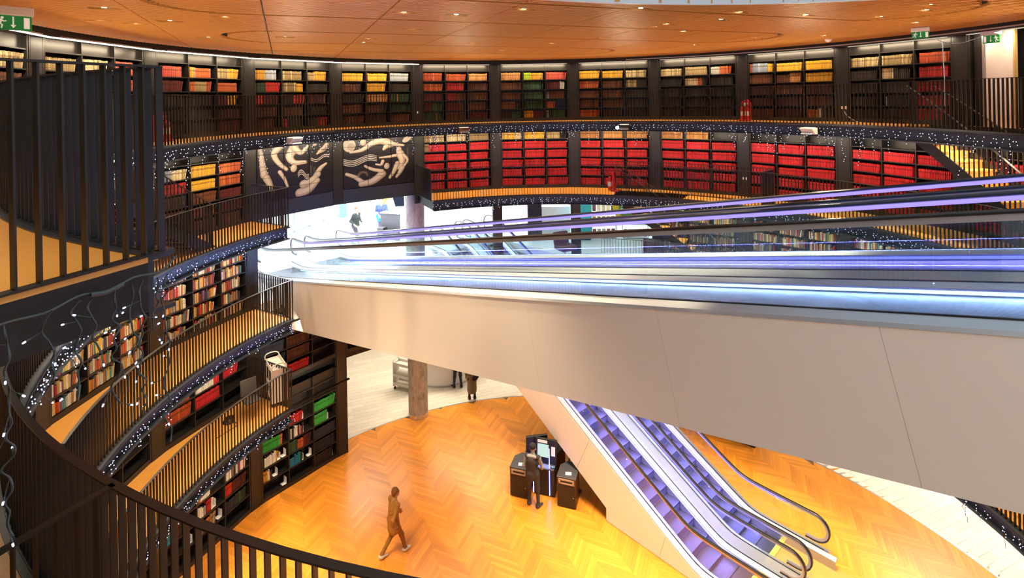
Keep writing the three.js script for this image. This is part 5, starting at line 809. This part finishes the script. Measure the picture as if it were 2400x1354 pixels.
// ---------------------------------------------------------------- people: a smooth field over tapered bones, meshed as one surface
function surfaceNets(field, lo, hi, cell, colorOf) {
  const n = [0, 1, 2].map((i) => Math.ceil((hi[i] - lo[i]) / cell) + 1), S = new Float32Array(n[0] * n[1] * n[2]), id = (x, y, z) => x + n[0] * (y + n[1] * z);
  for (let z = 0; z < n[2]; z++) for (let y = 0; y < n[1]; y++) for (let x = 0; x < n[0]; x++) S[id(x, y, z)] = field(lo[0] + x * cell, lo[1] + y * cell, lo[2] + z * cell);
  const vid = new Int32Array(S.length).fill(-1), pos = [], nor = [], col = [], idx = [];
  for (let z = 0; z < n[2] - 1; z++) for (let y = 0; y < n[1] - 1; y++) for (let x = 0; x < n[0] - 1; x++) {
    let c = 0, px = 0, py = 0, pz = 0, mask = 0;
    for (let k = 0; k < 8; k++) if (S[id(x + (k & 1), y + ((k >> 1) & 1), z + (k >> 2))] < 0) mask |= 1 << k;
    if (mask === 0 || mask === 255) continue;
    for (let a = 0; a < 8; a++) for (const b of [a | 1, a | 2, a | 4]) {
      if (b === a || ((mask >> a) & 1) === ((mask >> b) & 1)) continue;
      const A = [a & 1, (a >> 1) & 1, a >> 2], B = [b & 1, (b >> 1) & 1, b >> 2], sa = S[id(x + A[0], y + A[1], z + A[2])], sb = S[id(x + B[0], y + B[1], z + B[2])], t = sa / (sa - sb);
      px += A[0] + (B[0] - A[0]) * t; py += A[1] + (B[1] - A[1]) * t; pz += A[2] + (B[2] - A[2]) * t; c++;
    }
    const p = [lo[0] + (x + px / c) * cell, lo[1] + (y + py / c) * cell, lo[2] + (z + pz / c) * cell], e = cell * 0.6;
    const g = [field(p[0] + e, p[1], p[2]) - field(p[0] - e, p[1], p[2]), field(p[0], p[1] + e, p[2]) - field(p[0], p[1] - e, p[2]), field(p[0], p[1], p[2] + e) - field(p[0], p[1], p[2] - e)], l = Math.hypot(...g) || 1;
    vid[id(x, y, z)] = pos.length / 3; pos.push(...p); nor.push(g[0] / l, g[1] / l, g[2] / l); col.push(...colorOf(...p));
  }
  const quad = (a, b, c, d, f) => { if (a < 0 || b < 0 || c < 0 || d < 0) return; f ? idx.push(a, b, c, a, c, d) : idx.push(a, c, b, a, d, c); };
  for (let z = 1; z < n[2] - 1; z++) for (let y = 1; y < n[1] - 1; y++) for (let x = 1; x < n[0] - 1; x++) {
    const s = S[id(x, y, z)] < 0, v = (a, b, c) => vid[id(x + a, y + b, z + c)];
    if (s !== S[id(x + 1, y, z)] < 0) quad(v(0, -1, -1), v(0, 0, -1), v(0, 0, 0), v(0, -1, 0), s);
    if (s !== S[id(x, y + 1, z)] < 0) quad(v(-1, 0, -1), v(-1, 0, 0), v(0, 0, 0), v(0, 0, -1), s);
    if (s !== S[id(x, y, z + 1)] < 0) quad(v(-1, -1, 0), v(0, -1, 0), v(0, 0, 0), v(-1, 0, 0), s);
  }
  const g = new THREE.BufferGeometry();
  for (const [k, q] of [['position', pos], ['normal', nor], ['color', col]]) g.setAttribute(k, new THREE.Float32BufferAttribute(q, 3));
  g.setIndex(idx); return g;
}
function bonesField(B, k) {
  const d = (b, x, y, z) => { const [a, c, ra, rb] = b, ux = c[0] - a[0], uy = c[1] - a[1], uz = c[2] - a[2], t = Math.min(1, Math.max(0, ((x - a[0]) * ux + (y - a[1]) * uy + (z - a[2]) * uz) / (ux * ux + uy * uy + uz * uz || 1))), fl = b[5] ?? 1; const dx = x - a[0] - ux * t, dy = y - a[1] - uy * t, dz = (z - a[2] - uz * t) / fl; return (Math.hypot(dx, dy, dz) - (ra + (rb - ra) * t)) * Math.min(1, fl); };
  const f = (x, y, z) => { let m = 1e9; for (const b of B) { const e = d(b, x, y, z); if (m > 1e8) { m = e; continue; } const h = Math.max(k - Math.abs(m - e), 0) / k; m = Math.min(m, e) - h * h * k * 0.25; } return m; };
  const c = (x, y, z) => { let m = 1e9, o = null; for (const b of B) { const e = d(b, x, y, z) - (b[6] ?? 0); if (e < m) { m = e; o = b[4]; } } return typeof o === 'function' ? o(x, y, z) : o; };
  return [f, c];
}
const boundsOf = (B, p) => { const lo = [1e9, 1e9, 1e9], hi = [-1e9, -1e9, -1e9]; for (const b of B) for (const e of [0, 1]) for (let i = 0; i < 3; i++) { lo[i] = Math.min(lo[i], b[e][i] - b[2 + e] - p); hi[i] = Math.max(hi[i], b[e][i] + b[2 + e] + p); } return [lo, hi]; };
M.cloth = std({ vertexColors: true, roughness: 0.85 });
const v3 = (a) => new V3(...a), arr = (v) => [v.x, v.y, v.z];
function person(label, p, ry, o) {
  const t = thing('person', label, 'person', p, ry), C = o.colors, s = (o.H ?? 1.75) / 1.75, w = o.female ? 0.92 : 1, lean = o.lean ?? 0;
  const B = [], top = C.top, L = (y) => lean * Math.max(0, y - 0.92);
  B.push([[-0.07, 0.95, 0], [0.07, 0.95, 0], 0.125, 0.125, C.hips ?? C.legs, 0.85], [[0, 1.0, L(1.0)], [0, 1.16, L(1.16)], 0.125 * w, 0.135 * w, top, 0.78], [[-0.06, 1.28, L(1.28) + 0.01], [0.06, 1.28, L(1.28) + 0.01], 0.135 * w, 0.135 * w, top, 0.78]);
  B.push([[-0.17 * w, 1.41, L(1.41)], [0.17 * w, 1.41, L(1.41)], 0.062, 0.062, top], [[0, 1.40, L(1.4)], [0, 1.52, L(1.52) + 0.02], 0.065, 0.055, C.collar ?? C.skin]);
  if (o.skirt) B.push([[0, 0.98, 0], [0, o.skirt, 0.0], 0.15, 0.20, C.skirt, 0.8]);
  if (o.jacket) B.push([[0, 1.25, L(1.25)], [0, o.jacket, 0], 0.16, 0.175, top, 0.78]);
  [-1, 1].forEach((sd, i) => {
    const g = o.legs?.[i] ?? {}, hip = [sd * 0.095, 0.92, 0], foot = g.foot ?? [sd * 0.11, 0.085, 0], knee = g.knee ?? [(hip[0] + foot[0]) / 2, 0.49, 0.03], fd = g.dir ?? sd * 0.18, lift = g.toe ?? 0;
    B.push([hip, knee, 0.098, 0.062, C.legs], [knee, [foot[0], foot[1] + 0.02, foot[2]], 0.062, 0.044, C.legs]);
    const toe = [foot[0] + 0.15 * Math.sin(fd), foot[1] - 0.045 + lift, foot[2] + 0.15 * Math.cos(fd)];
    B.push([[foot[0] - 0.04 * Math.sin(fd), foot[1] - 0.03, foot[2] - 0.04 * Math.cos(fd)], toe, 0.046, 0.036, (x, y) => (y < foot[1] - 0.052 + lift * 0.5 ? C.sole ?? C.shoe : C.shoe)], [foot, [foot[0], foot[1] - 0.03, foot[2]], 0.046, 0.046, C.shoe]);
    const a = o.arms?.[i] ?? {}, sh = [sd * 0.185 * w, 1.40, L(1.4)], el = a.elbow ?? [sd * 0.235, 1.12, L(1.12) - 0.02], wr = a.wrist ?? [sd * 0.24, 0.87, 0.05];
    B.push([sh, el, 0.056, 0.043, C.sleeve ?? top], [el, wr, 0.043, 0.031, C.forearm ?? C.sleeve ?? top]);
  });
  const [bf, bc] = bonesField(B, 0.05), [lo, hi] = boundsOf(B, 0.03), noise = (x, y, z) => 0.004 * Math.sin(x * 38 + 9 * Math.sin(y * 11)) * Math.sin(y * 31 + z * 17);
  const geos = [surfaceNets((x, y, z) => Math.max(bf(x, y, z) + noise(x, y, z), -y + 0.002), lo, hi, o.cell ?? 0.013, bc)];
  [-1, 1].forEach((sd, i) => {                                // hands
    const a = o.arms?.[i] ?? {}, el = v3(a.elbow ?? [sd * 0.235, 1.12, L(1.12) - 0.02]), wr = v3(a.wrist ?? [sd * 0.24, 0.87, 0.05]), d = wr.clone().sub(el).normalize(), nrm = v3(a.palm ?? [-sd, 0, 0.2]); nrm.addScaledVector(d, -nrm.dot(d)).normalize();
    const side = d.clone().cross(nrm).normalize().multiplyScalar(a.flip ?? 1), Q = (u, v, n) => arr(wr.clone().addScaledVector(d, u).addScaledVector(side, v).addScaledVector(nrm, n)), H = [[Q(-0.03, 0, 0), Q(0.03, 0, 0), 0.029, 0.026, C.skin]];
    const cu = a.curl ?? 0.7;
    [[-0.03, 0.068], [-0.010, 0.078], [0.011, 0.073], [0.031, 0.057]].forEach(([v, l]) => { const k = Q(0.085, v, 0.004), m = Q(0.085 + l * 0.5 * Math.cos(cu * 0.6), v * 1.1, 0.004 + l * 0.5 * Math.sin(cu * 0.6)), e = Q(0.085 + l * 0.5 * (Math.cos(cu * 0.6) + Math.cos(cu * 1.5)), v * 1.12, 0.004 + l * 0.5 * (Math.sin(cu * 0.6) + Math.sin(cu * 1.5))); H.push([Q(0.02, v * 0.7, 0), k, 0.014, 0.0105, C.skin], [k, m, 0.0102, 0.0092, C.skin], [m, e, 0.0092, 0.0078, C.skin]); });
    const tb = Q(0.025, -0.03, 0.006), tm = Q(0.058, -0.056, 0.02), te = Q(0.088, -0.058, 0.034); H.push([tb, tm, 0.0135, 0.0115, C.skin], [tm, te, 0.0112, 0.009, C.skin]);
    const [f, c] = bonesField(H, 0.009), [l2, h2] = boundsOf(H, 0.012); geos.push(surfaceNets(f, l2, h2, 0.0045, c));
  });
  const hz = L(1.62) + 0.03 + (o.headForward ?? 0), hy = 1.625, tilt = o.nod ?? 0;                        // head with brow, nose, mouth, ears
  const R = (x, y, z) => [x, hy + y * Math.cos(tilt) - z * Math.sin(tilt), hz + z * Math.cos(tilt) + y * Math.sin(tilt)], sk = C.skin, eye = [0.02, 0.015, 0.012], lip = sk.map((v, i) => v * [0.75, 0.5, 0.5][i]);
  const face = (x, y, z) => { for (const sx of [-1, 1]) { const e = R(sx * 0.031, 0.005, 0.085); if (Math.hypot(x - e[0], (y - e[1]) * 1.6, z - e[2]) < 0.0125) return eye; } const m = R(0, -0.062, 0.088); if (Math.abs(x - m[0]) < 0.022 && Math.abs(y - m[1]) < 0.007 && z > m[2] - 0.03) return lip; return sk; };
  const HB = [[R(0, 0.035, -0.015), R(0, 0.02, 0.01), 0.088, 0.082, face], [R(0, -0.04, 0.03), R(0, -0.075, 0.045), 0.062, 0.042, face], [R(0, 0.01, 0.085), R(0, -0.03, 0.105), 0.009, 0.013, face], [R(-0.035, 0.026, 0.078), R(0.035, 0.026, 0.078), 0.014, 0.014, face], [R(-0.015, -0.062, 0.082), R(0.015, -0.062, 0.082), 0.01, 0.01, face], [R(-0.083, 0, 0), R(-0.088, -0.03, 0.004), 0.014, 0.010, sk, 0.7], [R(0.083, 0, 0), R(0.088, -0.03, 0.004), 0.014, 0.010, sk, 0.7], [[0, 1.47, L(1.47) + 0.01], R(0, -0.05, 0), 0.055, 0.05, C.neck ?? sk]];
  { const [f, c] = bonesField(HB, 0.025), [l2, h2] = boundsOf(HB, 0.015); geos.push(surfaceNets(f, l2, h2, 0.0055, c)); }
  const body = mesh('body', merge(geos), M.cloth, t);
  const hb = o.hair ?? [[R(0, 0.05, -0.025), R(0, 0.04, -0.01), 0.093, 0.09, C.hair], [R(0, 0.0, -0.06), R(0, -0.04, -0.06), 0.06, 0.045, C.hair]];
  { const hairB = typeof hb === 'function' ? hb(R) : hb, [f, c] = bonesField(hairB, 0.03), [l2, h2] = boundsOf(hairB, 0.015), cut = (x, y, z) => { const q = R(0, 0.03, 0.062); return (z - q[2]) * 0.8 - (y - q[1]) * 0.9 - 0.012; }; mesh(o.cap ? 'cap' : 'hair', surfaceNets((x, y, z) => (o.cap ? f(x, y, z) : Math.max(f(x, y, z), cut(x, y, z))), l2, h2, 0.006, c), M.cloth, t); }
  for (const [name, bones, kk, cell] of o.extra ?? []) { const [f, c] = bonesField(bones, kk), [l2, h2] = boundsOf(bones, 0.02); mesh(name, surfaceNets(f, l2, h2, cell, c), M.cloth, t); }
  t.scale.setScalar(s);
  return t;
}
const SKIN = [0.46, 0.27, 0.19];
{
  const bag = [0.022, 0.014, 0.012];
  person('man seen from behind at the kiosk, black cap, dark backpack, grey sleeves and dark trousers', [-0.62, 0, -4.86], 161 * D2R, { H: 1.78, cell: 0.011, nod: 0.25, cap: 1,
    colors: { top: [0.03, 0.03, 0.034], sleeve: [0.24, 0.23, 0.23], collar: [0.3, 0.28, 0.27], legs: [0.035, 0.034, 0.037], shoe: [0.04, 0.042, 0.05], sole: [0.6, 0.6, 0.58], skin: SKIN, hair: [0.012, 0.012, 0.014], neck: [0.3, 0.28, 0.27] },
    arms: [{ elbow: [-0.27, 1.12, 0.05], wrist: [-0.2, 0.96, 0.26], palm: [0.3, -1, 0], flip: -1 }, { elbow: [0.25, 1.13, -0.04], wrist: [0.2, 0.97, 0.16], palm: [-0.3, -1, 0] }], legs: [{ foot: [-0.15, 0.085, -0.02], dir: -0.5 }, { foot: [0.13, 0.085, 0.03], dir: 0.15 }],
    hair: (R) => [[R(0, 0.055, -0.02), R(0, 0.05, 0.0), 0.097, 0.094, [0.012, 0.012, 0.014]], [R(-0.04, 0.06, 0.09), R(0.04, 0.06, 0.09), 0.02, 0.02, [0.012, 0.012, 0.014]], [R(0, 0.058, 0.09), R(0, 0.05, 0.14), 0.035, 0.03, [0.012, 0.012, 0.014], 1]],
    extra: [['backpack', [[[0, 1.36, -0.2], [0, 1.0, -0.23], 0.13, 0.15, bag, 0.75], [[0, 1.08, -0.31], [0, 1.0, -0.31], 0.09, 0.09, [0.03, 0.02, 0.018], 0.6], [[-0.1, 1.44, -0.02], [-0.12, 1.25, 0.10], 0.02, 0.018, bag], [[0.1, 1.44, -0.02], [0.12, 1.25, 0.10], 0.02, 0.018, bag]], 0.03, 0.011], ['hood', [[[-0.09, 1.47, -0.1], [0.09, 1.47, -0.1], 0.05, 0.05, [0.28, 0.27, 0.27]]], 0.02, 0.011]] });
  person('person in black trousers standing at the reception desk, upper body hidden by the travelator', [-3.28, 0.004, -11.35], 200 * D2R, { H: 1.74, cell: 0.016, jacket: 0.92, colors: { top: [0.02, 0.02, 0.03], legs: [0.018, 0.018, 0.03], shoe: [0.02, 0.02, 0.02], sole: [0.5, 0.5, 0.5], skin: SKIN, hair: [0.03, 0.02, 0.015] }, legs: [{ foot: [-0.14, 0.085, -0.02] }, { foot: [0.15, 0.085, 0.06], dir: 0.3 }] });
  person('person in a long olive coat and black boots with a dark shoulder bag, on the tiles', [-2.66, 0.004, -10.5], 185 * D2R, { H: 1.68, cell: 0.016, female: 1, skirt: 0.42, colors: { top: [0.17, 0.145, 0.09], skirt: [0.15, 0.125, 0.075], hips: [0.17, 0.145, 0.09], legs: [0.015, 0.014, 0.014], shoe: [0.012, 0.012, 0.012], skin: SKIN, hair: [0.05, 0.03, 0.02] }, extra: [['shoulder_bag', [[[-0.2, 1.0, -0.12], [-0.1, 0.92, -0.16], 0.1, 0.1, [0.015, 0.013, 0.014], 0.6], [[-0.18, 1.05, -0.1], [0.12, 1.42, -0.06], 0.014, 0.014, [0.015, 0.013, 0.014]]], 0.02, 0.013]] });
  person('person in a bright blue polo shirt with a lanyard behind the dark help desk', [-6.62, LV.B, -12.95], 12 * D2R, { H: 1.78, cell: 0.014, colors: { top: [0.03, 0.055, 0.5], forearm: SKIN, sleeve: [0.03, 0.055, 0.5], legs: [0.10, 0.12, 0.2], shoe: [0.02, 0.02, 0.02], skin: [0.5, 0.3, 0.21], hair: [0.10, 0.055, 0.025] }, arms: [{ elbow: [-0.25, 1.13, 0.0], wrist: [-0.1, 1.02, 0.2], palm: [0.4, -1, 0] }, { elbow: [0.28, 1.14, 0.08], wrist: [0.26, 1.14, 0.32], palm: [-0.3, -1, 0] }],
    extra: [['lanyard', [[[-0.06, 1.44, 0.07], [0, 1.22, 0.135], 0.008, 0.008, [0.02, 0.02, 0.02]], [[0.06, 1.44, 0.07], [0, 1.22, 0.135], 0.008, 0.008, [0.02, 0.02, 0.02]], [[0, 1.2, 0.135], [0, 1.14, 0.135], 0.025, 0.025, [0.03, 0.03, 0.04], 0.4]], 0.01, 0.008], ['folder', [[[-0.16, 1.0, 0.18], [-0.1, 0.84, 0.17], 0.09, 0.09, [0.02, 0.25, 0.75], 0.35]], 0.01, 0.012]] });
  person('red-haired person in a black jacket and pale patterned skirt walking through the lobby', [-7.45, LV.B, -11.75], 62 * D2R, { H: 1.66, cell: 0.014, female: 1, lean: 0.12, skirt: 0.55, jacket: 0.95, colors: { top: [0.02, 0.028, 0.028], skirt: (x, y, z) => (Math.sin(x * 90) * Math.sin(y * 90 + z * 60) > 0 ? [0.5, 0.42, 0.36] : [0.24, 0.18, 0.15]), hips: [0.02, 0.028, 0.028], legs: [0.04, 0.045, 0.06], shoe: [0.02, 0.02, 0.02], skin: SKIN, hair: [0.25, 0.06, 0.03] }, arms: [{ elbow: [-0.24, 1.12, -0.08], wrist: [-0.2, 0.98, 0.12], palm: [1, 0, 0] }, { elbow: [0.25, 1.12, 0.02], wrist: [0.2, 1.0, 0.24], palm: [-1, 0, 0] }], legs: [{ foot: [-0.09, 0.085, 0.25], knee: [-0.09, 0.5, 0.17], dir: 0 }, { foot: [0.09, 0.11, -0.28], knee: [0.09, 0.5, 0.0], dir: 0, toe: -0.02 }] });
  person('walking person in a mustard-brown coat with white shoes, crossing the parquet alone', [-4.36, 0, -3.26], 131.5 * D2R, { H: 1.70, cell: 0.014, lean: 0.1, jacket: 0.72, colors: { top: [0.30, 0.135, 0.018], legs: [0.24, 0.10, 0.012], shoe: [0.72, 0.66, 0.6], sole: [0.7, 0.66, 0.6], skin: [0.4, 0.2, 0.09], hair: [0.16, 0.07, 0.012] }, arms: [{ elbow: [-0.25, 1.13, -0.14], wrist: [-0.23, 0.93, -0.05], palm: [1, 0, 0] }, { elbow: [0.25, 1.13, 0.1], wrist: [0.22, 0.95, 0.28], palm: [-1, 0, 0] }], legs: [{ foot: [-0.09, 0.085, 0.3], knee: [-0.09, 0.5, 0.2], dir: 0 }, { foot: [0.09, 0.11, -0.3], knee: [0.09, 0.5, 0.02], dir: 0, toe: -0.02 }] });
}
renderer.render(scene, camera);
